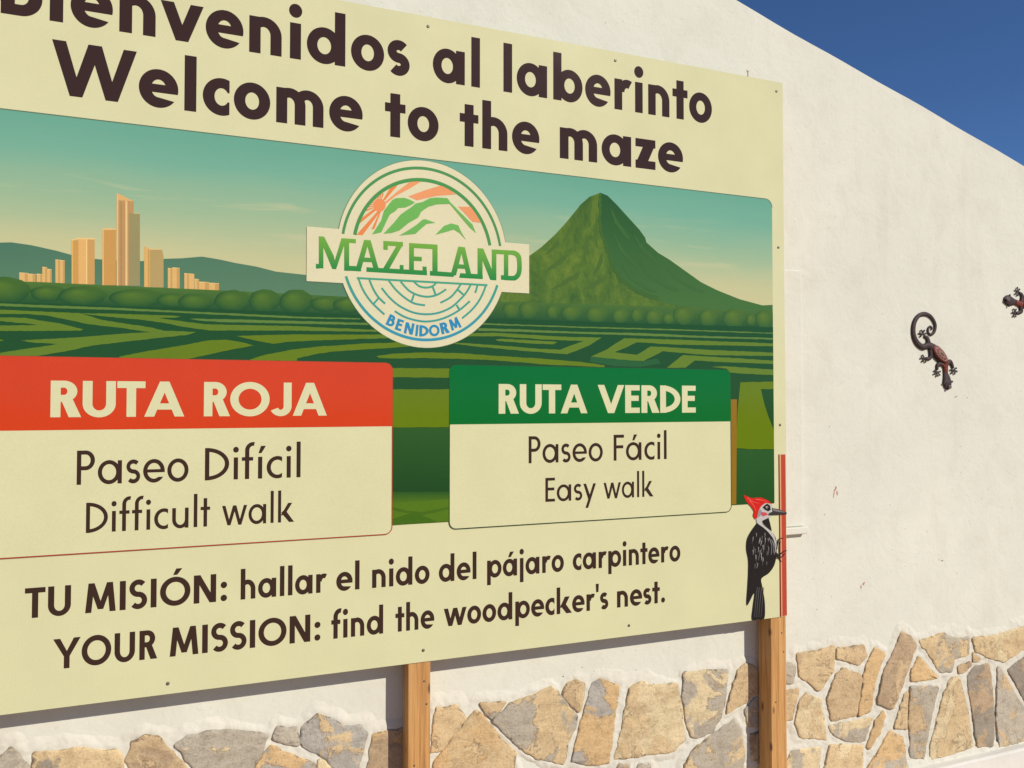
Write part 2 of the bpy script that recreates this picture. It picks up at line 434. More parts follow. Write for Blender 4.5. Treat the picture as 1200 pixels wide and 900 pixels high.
for i, (sx, sz) in enumerate(seeds):
    inside = -0.62 < sx < 3.52
    if inside and sz > lowest_surveyed(sx) - 0.05: continue
    if not inside and sz > top_of(sx)-0.03: continue
    cell = [(sx-.25, max(LEDGE+.012, sz-.25)), (sx+.25, max(LEDGE+.012, sz-.25)), (sx+.25, sz+.25), (sx-.25, sz+.25)]
    for j, (tx, tz) in enumerate(seeds):
        if i == j or abs(tx-sx) > .6 or abs(tz-sz) > .6: continue
        nx, nz = tx-sx, tz-sz; L = math.hypot(nx, nz)
        cell = clip_poly(cell, nx/L, nz/L, (nx*(sx+tx)/2+nz*(sz+tz)/2)/L - 0.008)
        if len(cell) < 3: break
    if inside and len(cell) >= 3:
        for p in surveyed:
            if abs(sum(q[0] for q in p)/len(p)-sx) > .6: continue
            # push the cell off every surveyed stone with its closest edge line
            for _ in range(2):
                bad = [q for q in p if inpoly(q[0], q[1], cell)] + [q for q in cell if inpoly(q[0], q[1], p)]
                if bad:
                    zc = min(q[1] for q in p)
                    cell = clip_poly(cell, 0, 1, max(zc-0.014, sz-.25)) if zc > sz else []
                if len(cell) < 3: break
            if len(cell) < 3: break
    if len(cell) < 3: continue
    ar = abs(sum(cell[k-1][0]*cell[k][1]-cell[k][0]*cell[k-1][1] for k in range(len(cell))))/2
    if ar < 0.004: continue
    a, b = random.choice([(OCH, PAL), (TAN, OCH), (GRY, OCH), (OCH, GRY), (BRN, TAN), (BLU, ORG), (PAL, OCH)])
    polys.append((cell, a, b, random.uniform(.42, .55)))

def rough_outline(p, step=0.008, amp=0.0021):
    q = []
    n = len(p)
    for i in range(n):
        p0 = np.array(p[i-1]); p1 = np.array(p[i]); p2 = np.array(p[(i+1) % n])
        d0 = np.linalg.norm(p1-p0); d2 = np.linalg.norm(p2-p1)
        r = min(0.0045, d0*0.25, d2*0.25)
        a = p1+(p0-p1)/d0*r; b = p1+(p2-p1)/d2*r
        for t in (0, .5, 1): q.append((1-t)**2*a+2*t*(1-t)*p1+t*t*b)
    res = []
    for i in range(len(q)):
        a, b = q[i], q[(i+1) % len(q)]
        k = max(1, int(np.linalg.norm(b-a)/step))
        for j in range(k):
            res.append(a+(b-a)*j/k)
    res = np.array(res)
    m = len(res)
    nz = rng.normal(size=m); nz = (nz+np.roll(nz, 1)*.7+np.roll(nz, -1)*.7)/1.6
    tan = np.roll(res, -1, 0)-np.roll(res, 1, 0); L = np.linalg.norm(tan, axis=1, keepdims=True)+1e-9
    nrm = np.stack([tan[:, 1], -tan[:, 0]], 1)/L
    return res + nrm*(nz*amp)[:, None]
BASE = 0.008
sv, sf, sc, sb, srim, sseed, samt, ssm = [], [], [], [], [], [], [], []
for p, ca_, cb_, am in polys:
    o = rough_outline(p)
    area = sum(o[k-1][0]*o[k][1]-o[k][0]*o[k-1][1] for k in range(len(o)))/2
    if area < 0: o = o[::-1]
    m = len(o)
    tan = np.roll(o, -1, 0)-np.roll(o, 1, 0); L = np.linalg.norm(tan, axis=1, keepdims=True)+1e-9
    nrm = np.stack([-tan[:, 1], tan[:, 0]], 1)/L          # inward for CCW
    for _ in range(3): nrm = nrm+np.roll(nrm, 1, 0)+np.roll(nrm, -1, 0); nrm /= np.linalg.norm(nrm, axis=1, keepdims=True)+1e-9
    o = o-nrm*0.0036; c = o.mean(0)
    rad = np.linalg.norm(o-c, axis=1).min()
    H = BASE+random.uniform(.0020, .0042); tx, tz = random.uniform(-.018, .018), random.uniform(-.018, .018)
    seed = random.random(); base = len(sv)
    jit = random.uniform(1.07, 1.20)
    A = [x*jit for x in rgb(*ca_)[:3]]+[1]; B = [x*jit for x in rgb(*cb_)[:3]]+[1]
    rings = [(0.0, -0.012, .80), (0.0003, H-0.0022, .80), (min(.0022, rad*.2), H-0.0006, .78), (min(.010, rad*.35), H, .58), (min(.026, rad*.6), H+.0004, .28)]
    for ins, h, rm in rings:
        vc = c-o; r = o+vc/np.maximum(np.linalg.norm(vc, axis=1, keepdims=True), 1e-6)*ins
        for x_, z_ in r:
            hh = h + ((x_-c[0])*tx+(z_-c[1])*tz if h > 0 else 0)
            sv.append((x_, DW-hh, z_)); srim.append(rm)
    sv.append((c[0], DW-H-.0008, c[1])); srim.append(0.0)
    k = len(rings)
    for i in range(k-1):
        for j in range(m):
            j2 = (j+1) % m
            sf.append((base+i*m+j, base+i*m+j2, base+(i+1)*m+j2, base+(i+1)*m+j)); ssm.append(True)
    for j in range(m):
        sf.append((base+(k-1)*m+j, base+(k-1)*m+(j+1) % m, base+k*m)); ssm.append(True)
    cnt = k*m+1
    sc += [A]*cnt; sb += [B]*cnt; sseed += [seed]*cnt; samt += [am]*cnt
me = bpy.data.meshes.new('stone_cladding')
me.from_pydata([(x, y-DW, z) for x, y, z in sv], [], sf)
for nm, dat in (('Col', sc), ('ColB', sb)):
    at = me.color_attributes.new(nm, 'FLOAT_COLOR', 'POINT'); at.data.foreach_set('color', np.array(dat, dtype=np.float32).ravel())
for nm, dat in (('rim', srim), ('seed', sseed), ('amount', samt)):
    at = me.attributes.new(nm, 'FLOAT', 'POINT'); at.data.foreach_set('value', np.array(dat, dtype=np.float32))
me.polygons.foreach_set('use_smooth', ssm); me.update()
link('stone_cladding', me, STONE, house)

# --- mortar bed: a lumpy coat that swells out around the stones and dies away into the plaster above
def value_noise(X, Z, s, seed):
    r = np.random.default_rng(seed); T = r.random((256, 256))
    x = X*s+37; z = Z*s+19
    xi = np.floor(x).astype(int); zi = np.floor(z).astype(int); fx = x-xi; fz = z-zi
    fx = fx*fx*(3-2*fx); fz = fz*fz*(3-2*fz)
    g_ = lambda a, b: T[a % 256, b % 256]
    return (g_(xi, zi)*(1-fx)+g_(xi+1, zi)*fx)*(1-fz)+(g_(xi, zi+1)*(1-fx)+g_(xi+1, zi+1)*fx)*fz
def mortar(x0, x1, z0, z1, st):
    xs = np.arange(x0, x1+st/2, st); zs = np.arange(z0, z1+st/2, st)
    X, Z = np.meshgrid(xs, zs)
    D = np.full(X.shape, 9.0); IN = np.zeros(X.shape, bool)
    for p, *_ in polys:
        px = np.array([q[0] for q in p]); pz = np.array([q[1] for q in p])
        mk = (X > px.min()-.12) & (X < px.max()+.12) & (Z > pz.min()-.12) & (Z < pz.max()+.12)
        if not mk.any(): continue
        xx, zq = X[mk], Z[mk]; d = np.full(xx.shape, 9.0); ins = np.zeros(xx.shape, bool)
        for i in range(len(px)):
            ax, az, bx, bz = px[i-1], pz[i-1], px[i], pz[i]
            ex, ez = bx-ax, bz-az; t = np.clip(((xx-ax)*ex+(zq-az)*ez)/(ex*ex+ez*ez+1e-12), 0, 1)
            d = np.minimum(d, np.hypot(xx-ax-t*ex, zq-az-t*ez))
            if az != bz:
                cr = ((az > zq) != (bz > zq)) & (xx < ex*(zq-az)/(bz-az)+ax); ins ^= cr
        d[ins] = 0
        D[mk] = np.minimum(D[mk], d); IN[mk] |= ins
    n1 = value_noise(X, Z, 22, 1)-.5; n2 = value_noise(X, Z, 55, 2)-.5; n3 = value_noise(X, Z, 120, 3)-.5; n4 = value_noise(X, Z, 9, 4)-.5; n5 = value_noise(X, Z, 70, 5)*value_noise(X, Z, 30, 6)-.25
    reach = 0.062+n1*.030+n4*.050
    s = np.clip((reach-D)/(reach-0.006), 0, 1); s = s*s*(3-2*s)
    H = -0.004 + s*(BASE+0.0018+n1*.0025+n2*.0028+n3*.0028+n5*.002)
    H -= np.exp(-(D/0.004)**2)*0.0016*s           # a thin crack of shade where mortar meets stone           # pointing lip beside each stone
    H = np.where(Z < LEDGE+0.03, np.maximum(H, 0.012+n2*.004), H)
    H = np.where(IN, np.minimum(H, BASE-.004), H)
    v = np.stack([X, -H, Z], -1).reshape(-1, 3)
    nx_, nz_ = len(xs), len(zs)
    idx = np.arange(nx_*nz_).reshape(nz_, nx_)
    f = np.stack([idx[:-1, :-1], idx[:-1, 1:], idx[1:, 1:], idx[1:, :-1]], -1).reshape(-1, 4)
    return v, f
parts_v, parts_f, b0 = [], [], 0
for args in ((-2.7, -0.70, LEDGE-.01, 0.98, .02), (-0.70, 3.60, LEDGE-.01, 0.98, .0052), (3.60, 6.1, LEDGE-.01, 0.98, .02)):
    v, f = mortar(*args); parts_v.append(v); parts_f.append(f+b0); b0 += len(v)
V_ = np.concatenate(parts_v); F_ = np.concatenate(parts_f)
me = bpy.data.meshes.new('mortar_bed')
me.from_pydata(V_.tolist(), [], F_.tolist()); me.polygons.foreach_set('use_smooth', np.ones(len(F_), bool)); me.update()
link('mortar_bed', me, MORTAR, house)

# --- painted ledge along the foot of the wall
lg = MB(); lg.box(XL, XR, DW-0.050, DW+0.02, 0.0, LEDGE)
lg.build('base_ledge', TRIM, house, bevel=0.008)

# --- plaster surround and sill of the walled-up window behind the sign
(wx1, wz1), (_, wz0) = Wp(937, 318), Wp(938, 616)
wx0 = wx1 - 0.95
wf = MB(); t_ = 0.085
wf.box(wx1-t_, wx1, DW-0.010, DW+.02, wz0, wz1); wf.box(wx0, wx0+t_, DW-0.010, DW+.02, wz0, wz1)
wf.box(wx0+t_, wx1-t_, DW-0.010, DW+.02, wz1-t_, wz1)
wf.build('window_surround', PLASTER, house, bevel=0.003)
ws = MB(); sx1 = Wp(942, 625)[0]
ws.box(wx0-0.02, sx1, DW-0.026, DW+.02, wz0-0.028, wz0-0.001); ws.build('window_sill', PLASTER, house, bevel=0.004)
wp = MB(); wp.box(wx0+t_, wx1-t_, DW-0.004, DW+.02, wz0, wz1-t_); wp.build('window_infill', PLASTER, house)

# --- marks on the plaster
def blotch(mb, px, py, rx, ry, col, ang=0, n=14, y=0.0006):
    cx, cz = Wp(px, py); k = 0.0037
    pts = []
    for i in range(n):
        a = 2*math.pi*i/n; rr = random.uniform(.55, 1.15)
        u, v = math.cos(a)*rx*rr, math.sin(a)*ry*rr
        pts.append((cx+k*(u*math.cos(ang)-v*math.sin(ang)), DW-y, cz+k*(u*math.sin(ang)+v*math.cos(ang))))
    mb.face(pts, col)
mk = MB()
for px, py, rx, ry, a in ((979, 573, 1.3, 3.5, -.5), (977, 580, .8, 4, -.2), (981, 578, 1.0, 3, .1), (1012, 684, 2.6, 1.3, .7), (1009, 688, 1.0, 2.4, 0)):
    mk = MB(); blotch(mk, px, py, rx, ry, rgb(196, 140, 120), a); mk.build('red_scuff', PRINT, house)
mk = MB()
for px, py, rx, ry, a in ((1133, 466, .8, .8, 0), (1130, 463, .5, .5, 0), (1120, 465, 4.5, .5, .35), (1104, 657, 2.6, .6, -.2), (1100, 656, .9, .5, 0), (1125, 523, .8, .4, 0),
                          (937, 523, .5, .9, 0), (934, 466, .5, 1.2, 0), (957, 714, .6, .6, 0), (966, 603, .8, .7, 0), (972, 500, .4, .8, 0),
                          (88, 868.5, 1.0, 2.6, -.3), (94, 869.5, .8, 2.2, 0), (117, 872.5, 2.4, .7, .1), (184, 857, 1.6, .7, -.5), (229, 860, .9, 2.0, .5), (6, 885.8, 1.0, 1.0, 0),
                          (682, 782, .5, .5, 0), (685, 793, .8, .6, 0), (660, 792.5, .8, .8, 0), (684.5, 794, .7, .7, 0), (745, 785, .5, .5, 0), (1012, 760, .7, .5, 0)):
    mk = MB(); blotch(mk, px, py, rx*.8, ry*.8, rgb(92, 76, 64), a, y=0.0012); mk.build('dark_speck', PRINT, house)

# ------------------------------------------------------------------ lettering: a geometric sans drawn from straight bars and rings
def rect(x0, y0, x1, y1): return [[(x0, y0), (x1, y0), (x1, y1), (x0, y1)]]
def poly(*p): return [list(p)]
def ring(cx, cy, rx, ry, w, wv, a0=0, a1=360, n=40, cut=None):
    """ring sector (degrees); cut=xc makes both ends vertical at x=xc (for c, G ...)"""
    o0, o1, i0, i1 = a0, a1, a0, a1
    if cut is not None:
        o = math.degrees(math.acos(max(-1, min(1, (cut-cx)/rx)))); i = math.degrees(math.acos(max(-1, min(1, (cut-cx)/(rx-w)))))
        o0, o1, i0, i1 = o, 360-o, i, 360-i
    F = []
    for k in range(n):
        q = []
        for (s, r1, r2, b0_, b1_) in ((k, rx, ry, o0, o1), (k+1, rx, ry, o0, o1), (k+1, rx-w, ry-wv, i0, i1), (k, rx-w, ry-wv, i0, i1)):
            a = math.radians(b0_+(b1_-b0_)*s/n); q.append((cx+r1*math.cos(a), cy+r2*math.sin(a)))
        F.append(q)
    return F
def disc(cx, cy, r, ry=None, n=28):
    ry = ry or r
    return [[(cx+r*math.cos(2*math.pi*i/n), cy+ry*math.sin(2*math.pi*i/n)) for i in range(n)]]
def diag(x0, y0, x1, y1, w):
    """bar with horizontal ends, left corners at (x0,y0) and (x1,y1)"""
    h = w*math.hypot(x1-x0, y1-y0)/abs(y1-y0)
    return [[(x0, y0), (x0+h, y0), (x1+h, y1), (x1, y1)]]
def dw(dx, dy, w): return w*math.hypot(dx, dy)/abs(dy)
def stroke(pts, w, w1=None):
    P = [Vector(p) for p in pts]; n = len(P); L, R = [], []
    for i in range(n):
        t = (P[min(i+1, n-1)]-P[max(i-1, 0)]); t.normalize()
        ww = (w if w1 is None else w+(w1-w)*i/(n-1))/2
        nn = Vector((-t.y, t.x))
        L.append(P[i]+nn*ww); R.append(P[i]-nn*ww)
    return [[tuple(R[i]), tuple(R[i+1]), tuple(L[i+1]), tuple(L[i])] for i in range(n-1)]
def smooth_path(pts, k=8):
    P = [Vector(p) for p in pts]; out = []
    for i in range(len(P)-1):
        p0, p1, p2, p3 = P[max(i-1, 0)], P[i], P[i+1], P[min(i+2, len(P)-1)]
        for j in range(k):
            t = j/k
            out.append(0.5*((2*p1)+(p2-p0)*t+(2*p0-5*p1+4*p2-p3)*t*t+(3*p1-p0-3*p2+p3)*t**3))
    out.append(P[-1]); return [tuple(v) for v in out]

class Face:
    def __init__(s, w, xh, cap, round_=1.0, lsb=.09, rsb=.05, dsb=.012):
        s.w, s.xh, s.cap, s.rd, s.st, s.ro, s.di = w, xh, cap, round_, lsb, rsb, dsb
    def glyph(s, ch):
        """-> list of primitives (each a list of faces), width, left bearing, right bearing"""
        w, x, H = s.w, s.xh, s.cap
        hw = w*.86; os = .010; rx = x*.515*s.rd; ry = x/2+os; cy = x/2
        ST, RO, DI = s.st, s.ro, s.di
        acute = lambda cx_, y0: poly((cx_-w*.42, y0), (cx_+w*.30, y0), (cx_+w*.85+.06, y0+.20), (cx_+.02, y0+.20))
        dr = w*.60 if w > .14 else w*.66
        if ch == 'l': return [rect(0, 0, w, 1)], w, ST, ST
        if ch == 'i': return [rect(0, 0, w, x), disc(w/2, min(1-dr+.02, x+.13+dr), dr)], w, ST, ST
        if ch == 'í': return [rect(0, 0, w, x), acute(w/2, x+.10)], w, ST, ST
        if ch == 'j': return [rect(0, -.27, w, x), disc(w/2, min(1-dr+.02, x+.13+dr), dr)], w, ST, ST
        if ch == 'o': return [ring(rx, cy, rx, ry, w, hw)], 2*rx, RO, RO
        if ch in 'ad' or ch == 'á':
            sx_ = 2*rx-w*.62
            P = [ring(rx, cy, rx, ry, w*.97, hw), rect(sx_, 0, sx_+w, 1 if ch == 'd' else x)]
            if ch == 'á': P.append(acute(rx+w*.1, x+.07))
            return P, sx_+w, RO, ST
        if ch in 'bp':
            return [ring(w*.38+rx-.0, cy, rx, ry, w*.97, hw), rect(0, -.27 if ch == 'p' else 0, w, 1 if ch == 'b' else x)], w*.38+2*rx, ST, RO
        if ch == 'e':
            b = hw*.40; gap = x*.20; F = []
            ro0, ri0 = math.degrees(math.asin(-b/ry)), math.degrees(math.asin(max(-1, -b/(ry-hw))))
            ro1, ri1 = 360-math.degrees(math.asin((b+gap)/ry))+0, 360-math.degrees(math.asin(min(1, (b+gap)/(ry-hw))))
            n_ = 44
            for k in range(n_):
                q = []
                for (kk, r1, r2, a_, b_) in ((k, rx, ry, ro0, ro1), (k+1, rx, ry, ro0, ro1), (k+1, rx-w, ry-hw, ri0, ri1), (k, rx-w, ry-hw, ri0, ri1)):
                    an = math.radians(a_+(b_-a_)*kk/n_); q.append((rx+r1*math.cos(an), cy+r2*math.sin(an)))
                F.append(q)
            return [F, rect(w*.6, cy-b, 2*rx-w*.5, cy+b)], 2*rx, RO, RO*.8
        if ch == 'c':
            xc = rx*1.42; yo = ry*math.sin(math.acos((xc-rx)/rx))
            g = max(x*.125, (ry-hw)*math.sqrt(max(0, 1-((xc-rx)/(rx-w))**2)) if xc-rx < rx-w else 0)
            ia = math.degrees(math.asin(min(1, g/(ry-hw)))); oa = math.degrees(math.acos((xc-rx)/rx)); xi = rx+(rx-w)*math.cos(math.radians(ia))
            F = []; n_ = 40
            for k in range(n_):
                q = []
                for (kk, r1, r2, a_) in ((k, rx, ry, oa), (k+1, rx, ry, oa), (k+1, rx-w, ry-hw, ia), (k, rx-w, ry-hw, ia)):
                    an = math.radians(a_+(360-2*a_)*kk/n_); q.append((rx+r1*math.cos(an), cy+r2*math.sin(an)))
                F.append(q)
            P = [F]
            if xc > xi+.002: P += [poly((xi, cy+g), (xc, cy+g*1.05), (xc, cy+yo)), poly((xi, cy-g), (xc, cy-yo), (xc, cy-g*1.05))]
            return P, xc, RO, RO*.7+.02
        if ch in 'sS':
            if ch == 'S': x = H
            rc = (x+2*os-hw)/4; k = 1.12 if ch == 's' else 1.0; cx_ = rc*k+w*.45; P = []
            yt, yb = x+os-hw/2-rc, -os+hw/2+rc
            for i in range(17):
                a = math.radians(38+(270-38)*i/16); P.append((cx_+rc*k*math.cos(a), yt+rc*math.sin(a)))
            for i in range(1, 17):
                a = math.radians(90-(90+142)*i/16); P.append((cx_+rc*k*math.cos(a), yb+rc*math.sin(a)))
            return [stroke(P, w*.90)], 2*cx_, RO, RO
        if ch in 'nhr' or ch == 'm' or ch == 'u':
            if ch == 'r':
                r_ = x*.42; c_ = w*.45+r_*.92
                return [rect(0, 0, w, x), ring(c_, x-r_+os, r_, r_, w*.95, hw, 62, 180, 20)], c_+r_*.47, ST, RO*.3
            span = (x*.86 if ch != 'm' else x*.80)+w*.18
            r_ = (span+w*.30)/2; ry_ = min(r_, x*.5); aL = math.degrees(math.acos(max(-1, -(span-r_)/r_))); P = []
            if ch == 'u':
                ry_ = min(span/2, x*.5)
                P = [rect(0, ry_-.03, w, x), ring(span/2, ry_-os, span/2, ry_, w, hw, 180, 360, 20), rect(span-w, 0, span, x)]
                return P, span, ST, ST
            P = [rect(0, 0, w, 1 if ch == 'h' else x)]
            e = span
            P += [ring(e-r_, x-ry_+os, r_, ry_, w, hw, 0, aL, 22), rect(e-w, 0, e, x-ry_+os+.002)]
            if ch == 'm':
                e = 2*span-w
                P += [ring(e-r_, x-ry_+os, r_, ry_, w, hw, 0, aL, 22), rect(e-w, 0, e, x-ry_+os+.002)]
            return P, e, ST, ST
        if ch == 't':
            a = .115 if w > .14 else .10; return [rect(a, 0, a+w, .86), rect(0, x-hw*.95, 2*a+w, x)], 2*a+w, DI+.01, DI+.01
        if ch == 'f':
            a = .09; r_ = w*.9+.12; cx_ = a+r_
            return [rect(a, 0, a+w, 1-r_+.01), ring(cx_, 1-r_+.01, r_, r_, w, hw, 78, 180, 14), rect(0, x-hw*.95, a+w+.11, x)], cx_+r_*.2, DI+.01, DI
        if ch == 'k':
            d = x*.62; h = dw(d, x*.55, w)
            return [rect(0, 0, w, 1), poly((w*.9, x*.36), (w*.9+h*.9, x*.36+.02), (w+d+h*.35, x), (w+d-h*.55, x)),
                    poly((w*1.05, x*.50), (w+d*.98-h*.25, 0), (w+d+h*.78, 0), (w*1.1+h*.72, x*.68))], w+d+h*.7, ST, DI
        if ch in 'vy' or ch == 'V':
            hh = H if ch == 'V' else x; d = hh*(.40 if ch != 'V' else .37); h = dw(d, hh, w)
            W_ = 2*d+h*.96
            P = [poly((0, hh), (h, hh), (d+h*.98, 0), (d, 0)), poly((W_-h, hh), (W_, hh), (d+h*.96, 0), (d-.0, 0))]
            if ch == 'y':
                k = .36; P = [poly((0, hh), (h, hh), (d+h*1.0, .06*hh), (d+h*.1, -.06*hh)), poly((W_-h, hh), (W_, hh), (W_-(d)*(1+k/hh*.95), -k+.06), (W_-h-(d)*(1+k/hh*.95), -k+.06))]
            return P, W_, DI, DI
        if ch in 'wW':
            hh = H if ch == 'W' else x; d = hh*(.315 if ch == 'W' else .34); h = dw(d, hh, w); b = h*.92
            P = [poly((0, hh), (h, hh), (d+b, 0), (d, 0)), poly((2*d, hh), (2*d+h, hh), (d+b, 0), (d, 0)),
                 poly((2*d, hh), (2*d+h, hh), (3*d+b, 0), (3*d, 0)), poly((4*d, hh), (4*d+h, hh), (3*d+b, 0), (3*d, 0))]
            return P, 4*d+h, DI, DI
        if ch == 'z':
            W_ = x*.80; h = dw(W_-w*1.3, x-2*hw, w)
            return [rect(0, x-hw, W_, x), rect(0, 0, W_, hw), poly((0, hw*.5), (h*1.05, hw*.5), (W_, x-hw*.5), (W_-h*1.05, x-hw*.5))], W_, RO, RO
        if ch == ':': d = w*.58; return [disc(d, d, d), disc(d, x-d, d)], 2*d, ST, ST
        if ch == '.': d = w*.58; return [disc(d, d, d)], 2*d, ST*.8, ST
        if ch == "'": return [poly((w*.12, .68), (w*.78, .68), (w*.9, 1), (0, 1))], w*.9, RO, RO
        # capitals
        if ch == 'I': return [rect(0, 0, w, H)], w, ST, ST
        if ch == 'T': W_ = H*.66; return [rect((W_-w)/2, 0, (W_+w)/2, H), rect(0, H-hw, W_, H)], W_, DI, DI
        if ch == 'U':
            W_ = H*.70+w*.25; r_ = W_/2; return [rect(0, r_-.03, w, H), rect(W_-w, r_-.03, W_, H), ring(r_, r_-os, r_, r_, w, hw, 180, 360, 26)], W_, ST, ST
        if ch in 'OÓ':
            r_ = H*.53; P = [ring(r_, H/2, r_, H/2+os, w, hw*1.05, n=52)]
            if ch == 'Ó': P.append(acute(r_, H+.07))
            return P, 2*r_, RO, RO
        if ch == 'D':
            r_ = H/2; W_ = H*.74+w*.2; kx = W_-w*.4
            return [rect(0, 0, w, H), ring(w*.4, r_, kx, r_, w, hw, -90, 90, 30)], W_, ST, RO
        if ch in 'RPB':
            ph = H*.58 if ch != 'B' else H*.53; r_ = ph/2; fl = H*.24+w*.25; W_ = fl+r_*1.02
            if ch == 'P': W_ *= 1.0
            P = [rect(0, 0, w, H), rect(w*.8, H-hw, fl+.001, H), rect(w*.8, H-ph, fl+.001, H-ph+hw), ring(fl, H-r_, r_*1.02, r_, w, hw, -90, 90, 22)]
            if ch == 'R':
                h = w*1.22; P.append(poly((fl-w*.35, H-ph+hw*.5), (fl-w*.35+h, H-ph+hw*.4), (W_+w*.42, 0), (W_+w*.42-h*1.03, 0))); W_ += w*.40
            if ch == 'B':
                bh = H-ph+hw; r2 = bh/2; P += [rect(w*.8, 0, fl+.03, hw), ring(fl+.03, r2, r2*1.06, r2, w, hw, -90, 90, 22)]; W_ = fl+.03+r2*1.06
            return P, W_, ST, (RO if ch != 'R' else DI)
        if ch == 'J':
            r_ = H*.23+w*.32; return [rect(2*r_-w, r_-.03, 2*r_, H), ring(r_, r_-os, r_, r_, w, hw, 205, 360, 22)], 2*r_, DI, ST
        if ch in 'EF':
            W_ = H*.45+w*.42; P = [rect(0, 0, w, H), rect(w*.8, H-hw, W_, H), rect(w*.8, H*.53-hw/2, W_*.93, H*.53+hw/2)]
            if ch == 'E': P.append(rect(w*.8, 0, W_, hw))
            return P, W_, ST, RO
        if ch == 'A':
            d = H*.37; h = dw(d, H, w); W_ = 2*d+h*.96; yb = H*.20
            return [poly((0, 0), (h, 0), (d+h*.96, H), (d, H)), poly((W_-h, 0), (W_, 0), (d+h*.96, H), (d, H)), rect(d*.42+h*.3, yb, W_-d*.42-h*.3, yb+hw*.92)], W_, DI, DI
        if ch == 'M':
            W_ = H*.92+w*.4; d = H*.10; h = w*1.0; c_ = W_/2
            return [poly((0, 0), (w, 0), (d+w*.98, H), (d, H)), poly((W_-w, 0), (W_, 0), (W_-d, H), (W_-d-w*.98, H)),
                    poly((d, H), (d+w*.98, H), (c_+h*.45, H*.10), (c_-h*.45, H*.10)), poly((W_-d-w*.98, H), (W_-d, H), (c_+h*.45, H*.10), (c_-h*.45, H*.10))], W_, ST*.6, ST*.6
        if ch == 'N':
            W_ = H*.74+w*.3; return [rect(0, 0, w, H), rect(W_-w, 0, W_, H), poly((0, H), (w*1.15, H), (W_, 0), (W_-w*1.15, 0))], W_, ST, ST
        if ch == 'Y':
            d = H*.36; h = dw(d, H*.55, w); c_ = d+h*.5
            return [rect(c_-w/2, 0, c_+w/2, H*.46), poly((0, H), (h, H), (c_+w/2, H*.40), (c_-w/2, H*.40)), poly((2*c_-h, H), (2*c_, H), (c_+w/2, H*.40), (c_-w/2, H*.40))], 2*c_, DI, DI
        raise KeyError(ch)
    def word(s, txt):
        prims, x, first = [], 0.0, True
        for i, ch in enumerate(txt):
            P, W_, l, r = s.glyph(ch)
            if not first: x += l
            for pr in P: prims.append([[(px+x, py) for px, py in f] for f in pr])
            x += W_
            last = r; first = False
            x += r
        return prims, x-last

STEP = 0.00028           # thickness of one printed film layer
def yl(layer): return DS - layer*STEP
class Art(MB):
    """flat print on the sign face; every film layer lies a hair in front of the one below"""
    n = 0
    def flat(s, faces, col, layer, fn=None):
        Art.n += 1
        y = yl(layer) - (Art.n % 38)*0.0000028
        for f in faces:
            pts = [fn(*p) if fn else p for p in f]
            a = sum(pts[k-1][0]*pts[k][1]-pts[k][0]*pts[k-1][1] for k in range(len(pts)))
            cc = col
            if isinstance(col, list): cc = col[:]
            if callable(col): cc = [col(*q) for q in f]
            if a < 0:
                pts = pts[::-1]
                if isinstance(cc, list): cc = cc[::-1]
            s.face([(x, y, z) for x, z in pts], cc)
    def text(s, face, txt, pxl, pxr, base, top, unit, col, layer):
        """word between photo columns pxl..pxr; base/top: measured points on base line and letter top"""
        zb_ = S(*base)[1]; zt = S(*top)[1]; sz = (zt-zb_)/unit
        x0, x1 = S(pxl, base[1])[0], S(pxr, base[1])[0]
        pr, W_ = face.word(txt); k = (x1-x0)/W_
        for p in pr:
            Art.n += 1
            y = yl(layer) - (Art.n % 38)*0.0000028
            for f in p:
                pts = [(x0+u*k, zb_+v*sz) for u, v in f]
                a = sum(pts[i-1][0]*pts[i][1]-pts[i][0]*pts[i-1][1] for i in range(len(pts)))
                if a < 0: pts = pts[::-1]
                s.face([(u, y, v) for u, v in pts], col)

# ------------------------------------------------------------------ the welcome sign
(xr_t, ztop), (xr_b, zbot) = S(916.5, 97), S(923, 722)
XR_S = (xr_t+xr_b)/2
XC_S = 0.588; XL_S = 2*XC_S-XR_S
sign = empty('welcome_sign', (XC_S, DS, 0))
tag(sign, 'large cream welcome board with maze picture and two route cards on wooden posts', 'sign')
CREAM = rgb(220, 218, 172)
pn = MB(); pn.box(XL_S, XR_S, DS, DS+0.004, zbot, ztop, CREAM)
pn.build('panel', PRINT, sign, bevel=0.0006)
# posts
for xr_ in (XR_S-0.001, S(505, 780)[0], XL_S+0.071):
    p = MB(); p.box(xr_-0.07, xr_, DS+0.0045, DS+0.0745, 0, ztop-0.03)
    po = p.build('post', WOOD, sign, bevel=0.003)
for xr_ in (XR_S-0.001, S(505, 780)[0], XL_S+0.071):     # nail heads in the post face below the board
    for dx, z_ in ((-.012, zbot-.13), (-.05, zbot-.31), (-.02, zbot-.06)):
        s_ = MB(); s_.grid([[(xr_+dx+r*math.cos(a), DS+0.0042-h, z_+r*math.sin(a)) for a in [k*math.pi/5 for k in range(10)]] for r, h in ((.0032, -.002), (.003, .0006), (.0003, .0012))], closed=True); s_.build('nail', STEEL, sign)
# screws through the board
for px, py in ((501.6, 31), (721, 71), (909.8, 107), (912, 290), (914, 498), (196.7, 801), (496, 762), (737, 733)):
    x_, z_ = S(px, py)
    if z_ > ztop-.01: continue
    s_ = MB()
    s_.grid([[(x_+r*math.cos(a), DS-h, z_+r*math.sin(a)) for a in [k*math.pi/6 for k in range(12)]] for r, h in ((.0048, -.001), (.0046, .0014), (.0032, .0024), (.0002, .0020))], closed=True)
    s_.build('screw', STEEL, sign)
